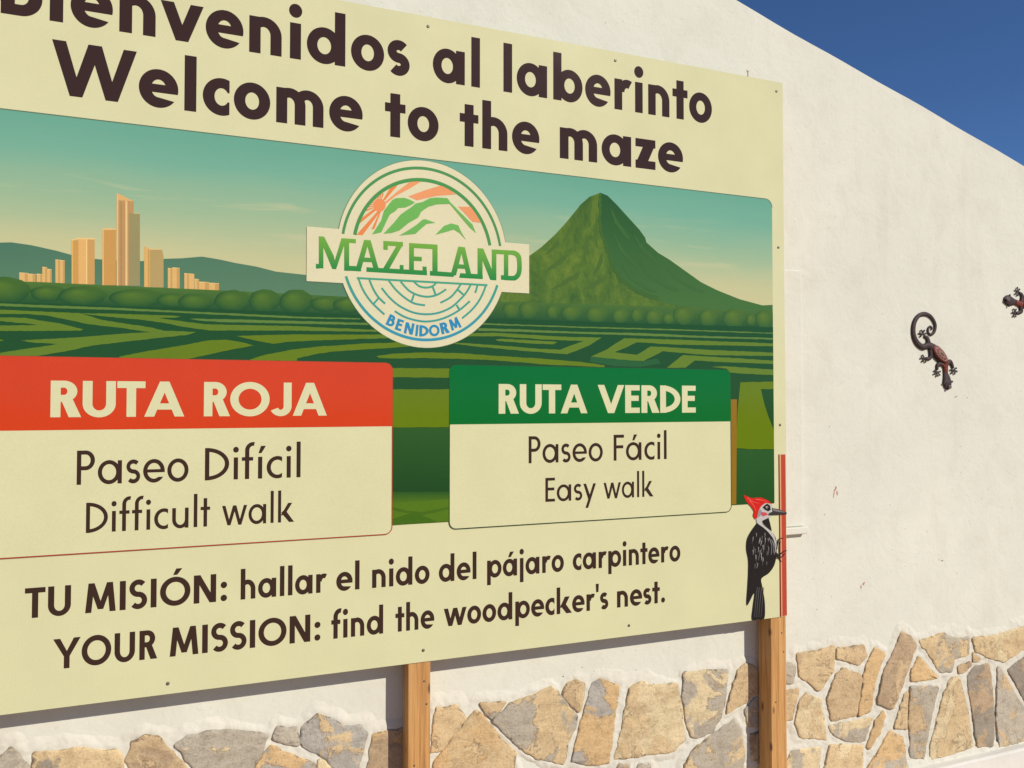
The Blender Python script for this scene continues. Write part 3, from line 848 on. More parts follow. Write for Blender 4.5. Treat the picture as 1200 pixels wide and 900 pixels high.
# the little hook left on the top edge
x_, _ = S(877, 92)
hk = MB()
hk.box(x_-.0018, x_+.0018, DS+.001, DS+.0038, ztop-.002, ztop+.020); hk.box(x_-.006, x_+.005, DS+.0008, DS+.0040, ztop+.020, ztop+.0235)
hk.build('hook', STEEL, sign)

# --- picture
DARK = rgb(62, 44, 37)
px_top = S(700, 209.8)[1]; px_bot = S(459, 615.5)[1]; px_r = (S(905, 260)[0]+S(907, 560)[0])/2; px_l = 2*XC_S-px_r
zhor = S(200, 335)[1]
def rounded(x0, x1, z0, z1, r, corners='tltrblbr', n=8):
    P = []
    for key, cx, cz, a0 in (('br', x1-r, z0+r, -90), ('tr', x1-r, z1-r, 0), ('tl', x0+r, z1-r, 90), ('bl', x0+r, z0+r, 180)):
        if key in corners:
            for i in range(n+1):
                a = math.radians(a0+90*i/n); P.append((cx+r*math.cos(a), cz+r*math.sin(a)))
        else:
            P.append({'br': (x1, z0), 'tr': (x1, z1), 'tl': (x0, z1), 'bl': (x0, z0)}[key])
    return P
pic = Art(); pic.flat([rounded(px_l, px_r, px_bot, px_top, .030, 'tltr')], (1, 1, 1, 1), 1)
pict = pic.build('landscape_picture', sky_print_material(px_top, zhor), sign)
ol = Art(); o_ = rounded(px_l, px_r, px_bot, px_top, .030, 'tltr')
i0 = 1 if True else 0
ol.flat(stroke(o_[1:-1], .0028), rgb(96, 118, 92), 1.5); ol.build('keyline', PRINT, pict)
Z4 = zz(0, 200, 3); Z3 = zz(600, 200, 3.75)
def px(pts): return [pts]
def vgrad(c0, c1, y0, y1):
    def f(x, y):
        t = max(0, min(1, (y-y0)/(y1-y0))); return tuple(c0[i]+(c1[i]-c0[i])*t for i in range(3))+(1,)
    return f
def clampx(pts):
    return pts
hl = Art()
hl.flat([[(-160, 300), (-110, 292), (-50, 287)] + Z4([(0,253),(40,252),(110,262),(200,282),(250,296),(330,310),(420,318),(500,318),(580,310),(640,308),(710,302),(770,312),(830,325),(900,337),(970,355),(1080,367),(1260,395)]) + [(420, 352), (300, 346), (0, 333), (-160, 328)]], vgrad(rgb(80, 122, 96), rgb(94, 132, 98), 285, 345), 2, S)
hl.build('hill_range', PRINT, pict)
def wav(pts, amp=.25, step=4):
    out = []
    for i in range(len(pts)):
        (x0, y0), (x1, y1) = pts[i], pts[(i+1) % len(pts)]
        k = max(1, int(math.hypot(x1-x0, y1-y0)/step))
        for j in range(k):
            out.append((x0+(x1-x0)*j/k, y0+(y1-y0)*j/k+(random.uniform(-amp, amp) if j else 0)))
    return out
mt = Art()
mo = [(75,375),(130,335),(190,280),(240,225),(285,170),(300,150),(340,115),(388,97),(420,110),(460,150),(510,205),(560,260),(585,295),(590,315),(640,360),(690,390),(760,440),(830,490),(900,525),(1000,565),(1100,592),(1148,590),(1165,590),(1165,625),(600,610),(0,590),(-90,580),(-90,470)]
mt.flat([[q for q in Z3(mo)]], (1, 1, 1, 1), 2, lambda a, b: (min(S(a, b)[0], px_r-.001), S(a, b)[1]))
mt.build('mountain', mountain_material(rgb(62, 98, 40), rgb(88, 118, 42), rgb(112, 134, 46)), pict)
md = Art()
md.flat([Z3([(388,97),(420,110),(460,150),(510,205),(560,260),(585,295),(590,315),(640,360),(690,390),(760,440),(830,490),(900,525),(1000,565),(1100,592),(1148,590),(1160,595),(1160,620),(900,610),(700,590),(600,560),(540,528),(500,500),(478,478),(455,455),(440,430),(436,400),(420,370),(410,330),(400,310),(395,250),(380,215),(385,180),(378,150)])], vgrad(rgb(46, 90, 46), rgb(72, 114, 54), 230, 350), 2.5, lambda a, b: (min(S(a, b)[0], px_r-.001), S(a, b)[1]))
for pts in ([(340,125),(352,160),(340,200),(348,240),(335,250),(332,200)], [(310,165),(318,200),(300,250),(310,300),(292,310),(290,250)], [(372,180),(378,230),(370,290),(380,345),(366,330),(360,270)],
            [(268,215),(272,250),(240,300),(225,320),(240,270)], [(330,280),(338,330),(320,370),(330,410),(312,390),(314,330)], [(200,300),(210,320),(170,360),(140,372),(170,340)], [(395,350),(400,400),(380,440),(350,470),(370,420)], [(230,370),(240,385),(190,430),(130,450),(180,410)],
            [(300,440),(290,470),(220,510),(170,520),(230,480)], [(420,455),(400,490),(350,520),(300,530),(360,490)]):
    md.flat([Z3(wav(pts, 4, 12))], rgb(80, 110, 43), 2.5, S)
edge = [(388,100),(384,150),(388,215),(402,300),(414,335),(428,375),(440,420),(470,460),(500,495),(560,535),(640,562)]
md.flat(stroke([tuple(v) for v in Z3([(a+random.uniform(-5, 5), b) for a, b in smooth_path(edge, 5)])], 2.6, 5.5), rgb(68, 106, 44), 3.6, S)
for pts in ([(430,160),(470,230),(520,300),(500,300),(450,230)], [(440,260),(490,350),(560,420),(540,425),(470,350)], [(520,260),(580,340),(650,410),(630,410),(560,340)], [(560,400),(640,470),(740,530),(700,528),(600,470)], [(480,420),(560,490),(650,540),(600,530),(520,480)], [(680,430),(760,490),(850,535),(800,530),(720,480)]):
    md.flat([Z3(wav(pts, 3, 12))], rgb(66, 108, 52), 3.6, S)
md.build('mountain_shade_side', PRINT, pict)
# skyline
def tower(parts):
    t = Art()
    for pts, c in parts: t.flat([Z4(pts)], c if len(c) == 4 else rgb(*c), 3, S)
    t.build('tower', PRINT, pict)
def bx4(x0, y0, x1, y1): return [(x0, y0), (x1, y0+2), (x1, y1), (x0, y1)]
tower([(bx4(252,244,276,398), (205,158,84)), (bx4(276,240,303,399), (226,180,108)), (bx4(303,238,307,399), (240,208,140)), (bx4(307,239,333,400), (204,160,92)), (bx4(252,244,256,398), (232,186,106)), ([(250,243),(276,236),(333,237),(333,242),(276,242),(252,247)], (236,200,130))])
tower([(bx4(360,206,408,403), (204,156,84)), (bx4(360,206,365,403), (234,186,108)), ([(360,205),(380,202),(408,204),(408,208),(360,209)], (234,196,126))])
tower([([(410,112),(415,80),(470,108),(470,404),(410,404)], (190,150,96)), ([(410,80),(416,82),(416,404),(410,404)], (236,192,122)), (bx4(441,106,448,404), (234,200,136)), ([(415,80),(470,108),(455,107),(415,104)], (224,180,112)), (bx4(424,110,428,404), (172,136,88))])
tower([(bx4(453,150,492,405), (156,148,100)), (bx4(487,152,492,405), (188,170,110)), (bx4(453,148,492,152), (226,194,124)), (bx4(466,153,470,405), (140,134,92))])
tower([([(507,265),(527,276),(527,410),(507,410)], (226,180,102)), ([(527,275),(570,278),(575,300),(575,411),(527,410)], (184,160,100)), (bx4(520,276,525,410), (200,156,86)), (bx4(527,274,570,278), (232,200,130))])
for (a, b, c, d) in ((68,358,100,388),(98,362,126,390),(129,362,150,391),(149,338,166,392),(166,345,182,393),(195,312,211,393),(211,314,228,394),(590,342,606,412),(606,340,632,413),(648,360,664,413),(664,361,683,414),(684,380,700,415),(700,390,735,417),(735,394,770,419)):
    tower([(bx4(a,b,c,d+4), (222,182,112)), (bx4(a+(c-a)*.6,b+2,c,d+4), (200,160,92)), (bx4(a,b,c,b+3), (238,206,140))])
# bush belt
hd = Art()
fz = lambda a, b: (max(px_l+.001, min(S(a, b)[0], px_r-.001)), S(a, b)[1])
hd.flat([[(-170,325)] + Z4([(0,388),(150,392),(350,402),(600,413),(800,422),(1000,432),(1250,445)]) + [(450,352),(600,354),(700,357),(800,360),(916,366),(916,388),(700,382),(600,378),(400,370),(240,364),(0,356),(-170,352)]], lambda a, b: vgrad(rgb(82, 118, 48), rgb(34, 80, 42), 330+a*.035, 350+a*.035)(a, b), 4, fz)
def bush(cx, cy, rx, ry, c0, c1, mb=hd, layer=5):
    n = 22; Art.n += 1
    y = yl(layer) - (Art.n % 38)*.0000028
    o = []
    for i in range(n):
        a = 2*math.pi*i/n; k = 1+random.uniform(-.06, .06)
        o.append((cx+rx*k*math.cos(a), cy-ry*k*math.sin(a)))
    rim = [tuple(c1[j]+(c0[j]-c1[j])*.55*max(0, math.sin(2*math.pi*i/n+.5)) for j in range(3))+(1,) for i in range(n)]
    hx, hy = cx-rx*.22, cy-ry*.42
    mid = [((q[0]-hx)*.55+hx, (q[1]-hy)*.55+hy) for q in o]
    m_ = tuple(c0[i]*.55+c1[i]*.45 for i in range(3))+(1,)
    for i in range(n):
        j = (i+1) % n
        for tri, cols in (([(hx, hy), mid[i], mid[j]], [c0, m_, m_]), ([mid[i], o[i], o[j], mid[j]], [m_, rim[i], rim[j], m_])):
            pts = [fz(*q) for q in tri]
            if sum(pts[k-1][0]*pts[k][1]-pts[k][0]*pts[k-1][1] for k in range(len(pts))) < 0: pts = pts[::-1]; cols = cols[::-1]
            mb.face([(u, y, v) for u, v in pts], cols)
BL, BD = rgb(88, 122, 40), rgb(38, 84, 42)
for (x_, y_, a, b) in ((20,420,90,46),(170,432,62,28),(290,440,85,34),(480,448,100,33),(610,455,60,25),(690,460,65,28),(820,458,66,38),(930,458,55,42),(1040,460,58,42),(1150,468,60,26),(1230,472,60,28)):
    q = Z4([(x_, y_)])[0]; bush(q[0], q[1], a/3, b/3, BL, BD)
for (x_, y_, a, b) in ((-190,585,50,35),(0,612,42,36),(75,612,46,40),(180,620,30,32),(262,624,46,36),(372,632,50,38),(475,638,36,34),(550,634,27,32),(625,642,40,36),(690,650,30,24),(755,636,50,42),(862,646,42,42),(975,648,50,44),(1050,656,22,26),(1110,652,44,42)):
    q = Z3([(x_, y_)])[0]; bush(q[0], q[1], a/3.75, b/3.75, rgb(94, 124, 42), rgb(50, 94, 44))
for x_ in (-150, -110, -75, -40): bush(x_, 341, 20, 13, BL, BD)
hd.build('hedge_belt', PRINT, pict)
# maze: dark paths underneath, lighter clipped hedge tops above
mz = Art()
mz.flat([[(-170,350),(0,354),(240,362),(450,370),(600,374),(750,379),(916,384),(916,597),(459.5,620),(-170,664)]], lambda a, b: vgrad(rgb(36, 80, 36), rgb(28, 76, 34), 360, 560)(a, b), 5.6, lambda a, b: (max(px_l, min(S(a, b)[0], px_r-.0006)), max(px_bot+.0005, S(a, b)[1])))
A_, B_, C_, D_, E_, F7 = zz(0,330,5), zz(220,330,5), zz(440,360,5), zz(670,360,5), zz(440,340,2.5), zz(450,440,4.5)
L1, L2, L3 = rgb(98, 130, 56), rgb(100, 128, 36), rgb(102, 126, 14)
bands = [
 (A_([(-800,98),(0,128),(300,140),(700,155),(1100,175),(1400,188),(1800,208),(2110,215),(2110,222),(1700,215),(1400,200),(1100,186),(700,168),(300,155),(0,143),(-800,112)]), L1),
 (A_([(0,165),(470,185),(600,225),(760,250),(880,268),(960,288),(1150,295),(1100,312),(800,345),(540,375),(380,410),(220,436),(0,436),(0,418),(110,400),(220,385),(340,366),(200,358),(120,345),(300,335),(480,325),(600,315),(760,302),(880,297),(700,270),(520,250),(400,225),(280,200),(160,190),(0,190),(-700,165),(-700,140)]), L2),
 (A_([(-600,185),(0,210),(150,212),(230,228),(350,245),(490,280),(470,288),(0,290),(-600,300),(-600,270),(0,258),(220,255),(170,247),(0,232),(-600,210)]), L2),
 (A_([(-500,330),(0,338),(25,345),(0,350),(-500,345)]), L3),
 (A_([(475,187),(640,187),(1060,202),(1040,210),(930,213),(1010,225),(1200,250),(1700,260),(2200,283),(2210,295),(1700,287),(1230,287),(1080,266),(960,242),(830,224),(600,203)]), L2),
 (A_([(1110,217),(1400,222),(1700,230),(2150,242),(2160,255),(1700,246),(1300,238),(1160,228)]), L1),
 (B_([(285,318),(600,310),(1150,310),(1190,330),(900,340),(600,352),(500,365),(420,350),(350,335)]), L3),
 ([(140,418),(170,412),(212,405),(244,399),(264,398),(286,401.6),(297,405),(270,410),(232,418),(218,421),(140,420)], L3),
 (B_([(365,457),(450,430),(600,400),(780,380),(1000,365),(1200,358),(1400,352),(1400,372),(1200,388),(1000,400),(850,410),(750,425),(640,450),(640,464),(370,462)]), L3),
 (B_([(1110,438),(1200,426),(1240,430),(1240,450),(1120,447)]), L3),
 (C_([(-60,168),(50,170),(90,182),(-60,185)]), L2),
 (C_([(5,287),(100,272),(300,265),(500,270),(700,285),(950,300),(1200,320),(1340,340),(1340,352),(1000,336),(700,311),(500,303),(300,298),(100,301),(20,296)]), L3),
 (C_([(450,207),(700,222),(900,240),(1080,250),(1150,222),(1220,198),(1150,196),(1000,190),(700,170),(540,172),(560,152),(700,150),(1000,168),(1150,175),(1325,178),(1250,225),(1170,258),(1120,276),(1050,271),(800,250),(600,232),(470,216)]), L2),
 (C_([(700,191),(740,185),(1065,203),(1040,218),(900,212),(720,199)]), L2),
 (C_([(600,124),(800,128),(1200,145),(1560,152),(1950,170),(2330,180),(2330,190),(1950,181),(1560,167),(1200,156),(800,143),(600,139)]), L1),
 (C_([(620,94),(1200,114),(1630,125),(2330,150),(2330,156),(1630,133),(1200,122),(620,102)]), L1),
 (D_([(305,182),(600,190),(1180,212),(1180,229),(600,219),(380,206),(330,230),(250,265),(380,279),(460,230),(530,232),(800,250),(1180,266),(1180,286),(800,281),(530,258),(480,285),(420,315),(300,308),(110,290),(200,250)]), L2),
 (D_([(555,355),(650,280),(900,295),(1180,313),(1180,333),(900,323),(720,312),(665,355)]), L2),
 (D_([(820,349),(900,346),(1180,366),(1180,398),(1000,389),(925,383),(905,360)]), L2),
 (E_([(1068,270),(1168,268),(1168,290),(1128,290),(1140,340),(1150,370),(1168,415),(1168,466),(1100,466),(1055,463),(1060,350)]), L3),
 (C_([(90,356),(440,360),(440,413),(90,410)]), L3),
 (F7([(30,73),(360,73),(360,272),(30,274)]), L3),
]
fm = lambda a, b: (max(px_l+.0008, min(S(a, b)[0], px_r-.0012)), S(a, b)[1])
for pts, c in bands: mz.flat([wav(pts)], c, 6.6, fm)
mz.flat([F7([(30,612),(360,612),(360,768),(200,778),(30,790)])], rgb(84, 120, 32), 6.6, fm)
mz.flat([F7([(30,612),(360,612),(360,650),(200,660),(30,672)])], vgrad(rgb(42, 86, 38), rgb(78, 116, 34), 576, 588), 7.4, fm)
mz.flat([F7([(30,690),(120,712),(200,720),(360,690),(360,700),(210,735),(100,722),(30,705)])], rgb(70, 108, 30), 7.4, fm)
mz.flat([F7([(30,760),(160,720),(280,770),(200,778),(30,790)])], rgb(66, 106, 28), 7.5, fm)
mz.flat([F7([(30,276),(360,274),(360,610),(30,612)])], vgrad(rgb(46, 92, 42), rgb(30, 74, 36), 500, 577), 6.7, fm)
mz.flat([E_([(1056,466),(1168,469),(1168,624),(1056,628)])], vgrad(rgb(42, 92, 44), rgb(32, 82, 36), 528, 590), 6.7, fm)
mz.flat([E_([(1040,320),(1058,320),(1056,627),(1042,628)])], rgb(146, 112, 34), 7.0, fm)
mz.flat([D_([(110,291),(300,309),(420,316),(500,300),(520,330),(400,350),(250,345),(105,320)])], rgb(44, 96, 50), 6.1, fm)
mz.build('maze_field', PRINT, pict)

# --- title and mission lettering
BOLD = Face(.212, .665, .93, 1.0, .080, .036, .004)
DEMI = Face(.180, .63, .90, 1.0, .074, .034, .004)
HEAVY = Face(.222, .66, 1.0, .98, .045, .018, -.012)
BOOK = Face(.120, .60, .87, 1.02, .085, .042, .012)
for wd, a, b in (('Bienvenidos', -0.5, 480), ('al', 507.2, 562.4), ('laberinto', 590, 834)): t = Art(); t.text(BOLD, wd, a, b, (556.8, 102), (556.8, 44), 1, DARK, 2); t.build('title_lettering', PRINT, sign)
for wd, a, b in (('Welcome', 60, 425), ('to', 451.2, 514), ('the', 538.8, 632), ('maze', 656, 800)): t = Art(); t.text(BOLD, wd, a, b, (215.3, 129.3), (215.3, 64.3), 1, DARK, 2); t.build('title_lettering', PRINT, sign)
for wd, a, b in (('TU', 29.2, 83.2), ('MISIÓN:', 100, 266), ('hallar', 282, 383), ('el', 394, 421.2), ('nido', 436, 503.3), ('del', 514.2, 558.3), ('pájaro', 570.8, 660.8), ('carpintero', 671.3, 797.5)):
    t = Art(); t.text(DEMI, wd, a, b, (284.8, 702.4), (284.8, 666.6), 1, DARK, 2); t.build('mission_lettering', PRINT, sign)
for wd, a, b in (('YOUR', 62, 184), ('MISSION:', 198.8, 375.2), ('find', 388, 448.8), ('the', 463.2, 508.8), ("woodpecker's", 520, 713), ('nest.', 723.3, 779.6)):
    t = Art(); t.text(DEMI, wd, a, b, (76, 783.2), (76, 748), .90, DARK, 2); t.build('mission_lettering', PRINT, sign)

# --- route cards
def card(name, x0, x1, ztop_, zmid, zbot_, hcol, line, words, caps, label):
    c = Art(); c.flat([rounded(x0, x1, zbot_, ztop_, .022)], CREAM, 8)
    co_ = c.build('route_card', PRINT, sign); co_['label'] = label
    o = rounded(x0, x1, zbot_, ztop_, .022)
    k = Art(); k.flat(stroke(o+[o[0]], .0030), line, 8.6); k.build('keyline', PRINT, co_)
    h = Art(); h.flat([rounded(x0, x1, zmid, ztop_, .022, 'tltr')], hcol, 9.4); ho = h.build('header', PRINT, co_)
    for wd, a, b, ba, to in caps:
        l = Art(); l.text(HEAVY, wd, a, b, ba, to, 1.0, CREAM, 10.4); l.build('header_lettering', PRINT, co_)
    for wd, a, b, ba, to in words:
        l = Art(); l.text(BOOK, wd, a, b, ba, to, .87, DARK, 9.4); l.build('lettering', PRINT, co_)
gx0, gx1 = S(526.5, 500)[0], (S(855, 450)[0]+S(857, 590)[0])/2
rx1 = S(459.5, 500)[0]; rx0 = 2*XC_S-gx1
card('red', rx0, rx1, S(300, 422.8)[1], S(300, 501.3)[1], S(300, 635.6)[1], rgb(211, 66, 30), rgb(170, 66, 48),
     [('Paseo', 90, 220.8, (92.8, 568), (92.8, 528)), ('Difícil', 240, 352, (92.8, 568), (92.8, 528)), ('Difficult', 100.8, 246, (103, 624.4), (103, 589)), ('walk', 260, 344, (103, 624.4), (103, 589))],
     [('RUTA', 59.2, 216, (59, 489), (59, 446)), ('ROJA', 238.8, 382.8, (59, 489), (59, 446))], 'route card with a red header')
card('green', gx0, gx1, S(690, 430.6)[1], S(690, 495.6)[1], S(690, 610)[1], rgb(0, 110, 44), rgb(52, 74, 50),
     [('Paseo', 619.2, 706, (622, 542.8), (622, 511.2)), ('Fácil', 718.8, 780.8, (622, 542.8), (622, 511.2)), ('Easy', 638.8, 698, (640, 588), (640, 560)), ('walk', 707, 765, (640, 588), (640, 560))],
     [('RUTA', 584, 688, (588, 484.8), (588, 450)), ('VERDE', 700, 814.8, (588, 484.8), (588, 450))], 'route card with a green header')

# --- round emblem on a banner
E1, E2, E3, E36 = zz(395,185,6), zz(355,255,4.444), zz(395,315,6), zz(340,170,3.6)
EC = rgb(226, 220, 180)
(ecx, _), (_, ez0), (_, ez1) = S(494.8, 298), S(488, 187.5), S(498, 407.5)
ecz = (ez0+ez1)/2; ery = (ez0-ez1)/2
elx, erx_ = S(394.9, 285)[0], S(593.6, 290)[0]; ecx = (elx+erx_)/2; erx = (erx_-elx)/2
em = Art(); em.flat([[(ecx+erx*math.cos(2*math.pi*i/96), ecz+ery*math.sin(2*math.pi*i/96)) for i in range(96)]], EC, 8)
emb = em.build('emblem', PRINT, sign)
el_ = Art(); el_.flat(ring(ecx, ecz, erx+.0015, ery+.0015, .0030, .0030, n=96), rgb(120, 140, 96), 7.3); el_.build('emblem_outline', PRINT, emb)
bz0, bz1 = S(480, 310)[1], S(480, 310)[1]
bl_, bt = S(359.5, 265)[0], S(359.5, 265.5)[1]; br_, bb = S(619.8, 345)[0], S(619.8, 344)[1]
bn = Art(); bn.flat([[(bl_, bb), (br_, bb), (br_, bt), (bl_, bt)]], EC, 8.6); bn.build('banner', PRINT, emb)
rg_ = Art(); ecxr, erxr = ecx-.003, erx*1.022
GT, GB, TL, BLU_ = rgb(86, 158, 86), rgb(72, 148, 84), rgb(74, 162, 134), rgb(58, 152, 178)
def arc_to(k, wk, a0, a1, col):
    rg_ = Art(); rg_.flat(ring(ecxr, ecz, erxr*k, ery*k, erx*wk, ery*wk, a0, a1, 60), col, 9.9); rg_.build('ring', PRINT, emb)
def ecol(c0, c1, z0, z1):
    def f(x, z):
        t = max(0, min(1, (z-z0)/(z1-z0))); return tuple(c0[i]+(c1[i]-c0[i])*t for i in range(3))+(1,)
    return f
# end angles follow from the banner's edges
def ang(k, z, side):
    s = max(-1, min(1, (z-ecz)/(ery*k))); a = math.degrees(math.asin(s))
    return a if side > 0 else 180-a
zt_gap = bt+.004; zb_gap = bb-.006
zt_gap = S(400, 274)[1]; zb_gap = S(406, 324)[1]
arc_to(.932, .030, ang(.92, zt_gap, 1), ang(.92, zt_gap, -1), rgb(82, 150, 88))
arc_to(.811, .038, ang(.80, zt_gap, 1), ang(.80, zt_gap, -1), rgb(82, 152, 82))
gb = ecol(TL, BLU_, ecz-ery*.3, ecz-ery*.92)
rg_ = Art(); rg_.flat(ring(ecxr, ecz, erxr*.932, ery*.932, erx*.030, ery*.030, ang(.92, zb_gap, -1), 360+ang(.92, zb_gap, 1), 60), gb, 9.4); rg_.build('ring', PRINT, emb)
# sun and rays, green hills
sn = Art()
OR1, OR2 = rgb(234, 140, 78), rgb(238, 160, 106)
sn.flat([E1([(297+44*math.cos(a), 333+46*math.sin(a)) for a in [2*math.pi*i/24 for i in range(24)]])], rgb(240, 150, 92), 9.6, S)
for pts, c in (([(322,296),(385,190),(412,178),(438,178),(336,300)], OR1), ([(335,312),(420,240),(522,160),(606,158),(520,210),(410,270),(345,322)], OR2), ([(500,272),(620,228),(740,192),(835,258),(700,268),(600,290),(560,300)], OR2),
               ([(850,345),(940,345),(980,400),(1010,458),(950,450),(900,395)], OR2), ([(266,352),(165,430),(143,475),(277,366)], OR1), ([(284,376),(135,542),(178,545),(302,380)], OR1), ([(300,378),(240,505),(262,500),(308,376)], OR1)):
    sn.flat([E1(pts)], c, 9.4, S)
for i, (a, r) in enumerate(((72, 100), (84, 92), (96, 88), (108, 84), (121, 82), (134, 80), (148, 84), (162, 88), (176, 98), (189, 108), (202, 116))):
    a = math.radians(a); d = .06
    sn.flat([E1([(297+46*math.cos(a-d), 333-48*math.sin(a-d)), (297+.86*r*math.cos(a-d*1.1), 333-.86*r*math.sin(a-d*1.1)), (297+.86*r*math.cos(a+d*1.1), 333-.86*r*math.sin(a+d*1.1)), (297+46*math.cos(a+d), 333-48*math.sin(a+d))])], OR1, 9.4, S)
sn.build('sun_rays', PRINT, emb)
gm = Art(); GG = rgb(116, 184, 90)
for pts in ([(245,540),(310,440),(330,370),(385,300),(410,285),(470,282),(510,295),(546,316),(520,332),(480,350),(430,353),(410,375),(370,400),(345,450),(310,525)],
            [(325,535),(400,455),(445,400),(480,375),(520,348),(552,322),(600,312),(650,285),(700,280),(775,285),(795,315),(830,350),(900,420),(950,470),(975,530),(930,490),(870,420),(820,360),(790,325),(700,328),(640,345),(590,380),(570,420),(500,460),(440,510),(380,530)],
            [(435,548),(500,510),(560,470),(600,435),(620,433),(690,458),(630,465),(600,490),(550,535)], [(690,542),(750,480),(800,462),(850,475),(870,520),(905,578),(860,530),(820,505),(770,520)]):
    gm.flat([E1(pts)], GG, 10.2, S)
gm.build('green_hills', PRINT, emb)
# banner lettering
bl2 = Art()
gcol = lambda x, y: vgrad(rgb(120, 176, 66), rgb(40, 138, 66), 105+x*.055, 275+x*.055)(x, y)
def q4(x0, y0, x1, y1, sl=.058): return [(x0, y0), (x1, y0+(x1-x0)*sl), (x1, y1+(x1-x0)*sl), (x0, y1)]
L_ = [q4(82,98,106,264), q4(67,241,84,266), [(82,98),(110,100),(163,214),(152,268)], [(110,100),(163,214),(152,268),(172,270),(160,200)], [(200,108),(226,110),(172,270),(152,268)], q4(214,110,240,277), [(200,108),(275,113),(275,135),(226,131)], q4(214,250,302,276),
      [(277,258),(318,117),(344,119),(303,268)], [(326,117),(352,119),(398,284),(371,283)], [(308,208),(368,211),(374,234),(302,231)],
      q4(330,259,645,283), q4(418,122,520,146), q4(418,122,441,168), [(492,138),(521,140),(446,272),(414,270)], q4(503,247,523,274),
      q4(552,133,577,292), q4(552,133,700,158), q4(577,203,618,226), q4(622,255,643,297),
      q4(673,143,700,302), [(660,278),(790,287),(783,310),(660,302)],
      [(768,300),(808,152),(833,154),(796,302)], [(817,153),(842,155),(880,318),(853,316)], [(798,243),(850,246),(856,269),(792,265)],
      [(818,290),(935,296),(935,321),(812,314)], q4(908,160,934,318), [(908,160),(938,162),(1005,326),(974,325)], q4(982,166,1006,326),
      q4(982,166,1092,189), q4(1045,186,1068,324), q4(1030,300,1046,324)]
D_out = smooth_path([(1085,171),(1112,177),(1133,200),(1138,240),(1137,280),(1128,308),(1108,326),(1085,328),(1046,326)], 5)
D_in = smooth_path([(1085,195),(1101,200),(1111,214),(1114,242),(1113,276),(1107,294),(1096,303),(1082,304),(1046,303)], 5)
for f in L_: bl2.flat([E2(f)], gcol2 if False else (lambda a, b: vgrad(rgb(120, 176, 66), rgb(40, 138, 66), 280+(a-375)*.055, 317+(a-375)*.055)(a, b)), 9.6, S)
bl2.flat([E2([D_out[i], D_out[i+1], D_in[i+1], D_in[i]]) for i in range(len(D_out)-1)], lambda a, b: vgrad(rgb(120, 176, 66), rgb(40, 138, 66), 280+(a-375)*.055, 317+(a-375)*.055)(a, b), 9.6, S)
bl2.build('banner_lettering', PRINT, emb)
# half-round labyrinth
lb = Art()
lcol = lambda a, b: vgrad(rgb(78, 166, 132), rgb(64, 156, 158), 335, 395)(a, b)
def lab(pts, k=8, w=2.3): lb.flat(stroke(E3(smooth_path(pts, k)), w), lcol, 9.4, S)
lab([(138,66),(1056,116)], 2, 2.4)
lab([(148,66),(175,135),(210,195),(255,250),(332,322)]); lab([(878,348),(940,295),(990,235),(1025,170),(1046,112)])
lab([(226,78),(255,145),(290,200),(337,246)]); lab([(292,205),(258,245)], 2)
lab([(312,135),(370,205),(440,263),(530,306),(620,320),(710,310),(800,272),(870,210),(912,160),(938,112)])
lab([(362,84),(410,145),(470,200),(540,243),(618,257)]); lab([(725,240),(790,205),(830,165),(868,110)])
lab([(445,90),(500,150),(560,183),(632,197),(700,184),(766,145)]); lab([(540,92),(575,122),(622,133),(668,124),(695,100)])
lab([(404,298),(470,337),(550,362),(632,371),(720,357),(800,325),(870,282),(932,228)])
for a, b in (((540,180),(524,226)), ((672,130),(690,180)), ((848,148),(886,182)), ((838,254),(860,290)), ((986,116),(970,170))): lab([a, b], 2)
lb.build('labyrinth_lines', PRINT, emb)
ct = Art(); CF = Face(.235, .6, 1.0, .95, .06, .03, 0)
for ch, cx_, cy_, rot, wd in (('B', 381, 366, 25, 50), ('E', 437, 395, 18, 40), ('N', 506, 420, 11, 56), ('I', 560, 434, 6, 15), ('D', 610, 437, 1, 58), ('O', 682, 434, -5, 66), ('R', 755, 416, -13, 52), ('M', 826, 386, -21, 66)):
    P, W_, _, _ = CF.glyph(ch); ra = math.radians(rot)
    for pr in P:
        F = []
        for f in pr:
            q = []
            for u, v in f:
                a, b = (u/W_-.5)*wd*1.13, -(v-.5)*80
                q.append((cx_+a*math.cos(ra)-b*math.sin(ra), cy_+a*math.sin(ra)+b*math.cos(ra)))
            F.append(E3(q))
        ct.flat(F, rgb(52, 142, 184), 9.4, S)
ct.build('town_lettering', PRINT, emb)

# --- woodpecker and red stem printed at the lower right corner
Wd, W6 = zz(850,560,5), zz(840,500,3.75)
stem = Art()
stem.flat([W6([(270,122),(275,122),(283,834),(277,836)])], rgb(128, 42, 34), 2, S)
stem.flat([W6([(275,122),(281,122),(288,832),(283,834)])], rgb(226, 172, 124), 2, S)
xe = lambda a, b: (min(S(a, b)[0], XR_S-.0008), max(S(a, b)[1], zbot+.0008))
stem.flat([W6([(281,122),(301,122),(316,828),(288,833)])], rgb(188, 78, 56), 2, xe)
stem.build('painted_stem', PRINT, sign)
wb = Art()
BK, GY = rgb(38, 36, 37), rgb(112, 110, 110)
wb.flat([Wd(smooth_path([(185,262),(150,310),(125,360),(121,420),(132,480),(132,560),(127,650),(122,730),(130,742),(168,672),(160,750),(154,830),(190,829),(226,824),(229,730),(215,640),(209,590),(250,560),(280,520),(295,470),(299,400),(290,345),(260,310),(230,280),(185,262)], 4)[:-1])], BK, 9.0, xe)
bird = wb.build('woodpecker_picture', PRINT, sign)
fe = Art()
random.seed(11)
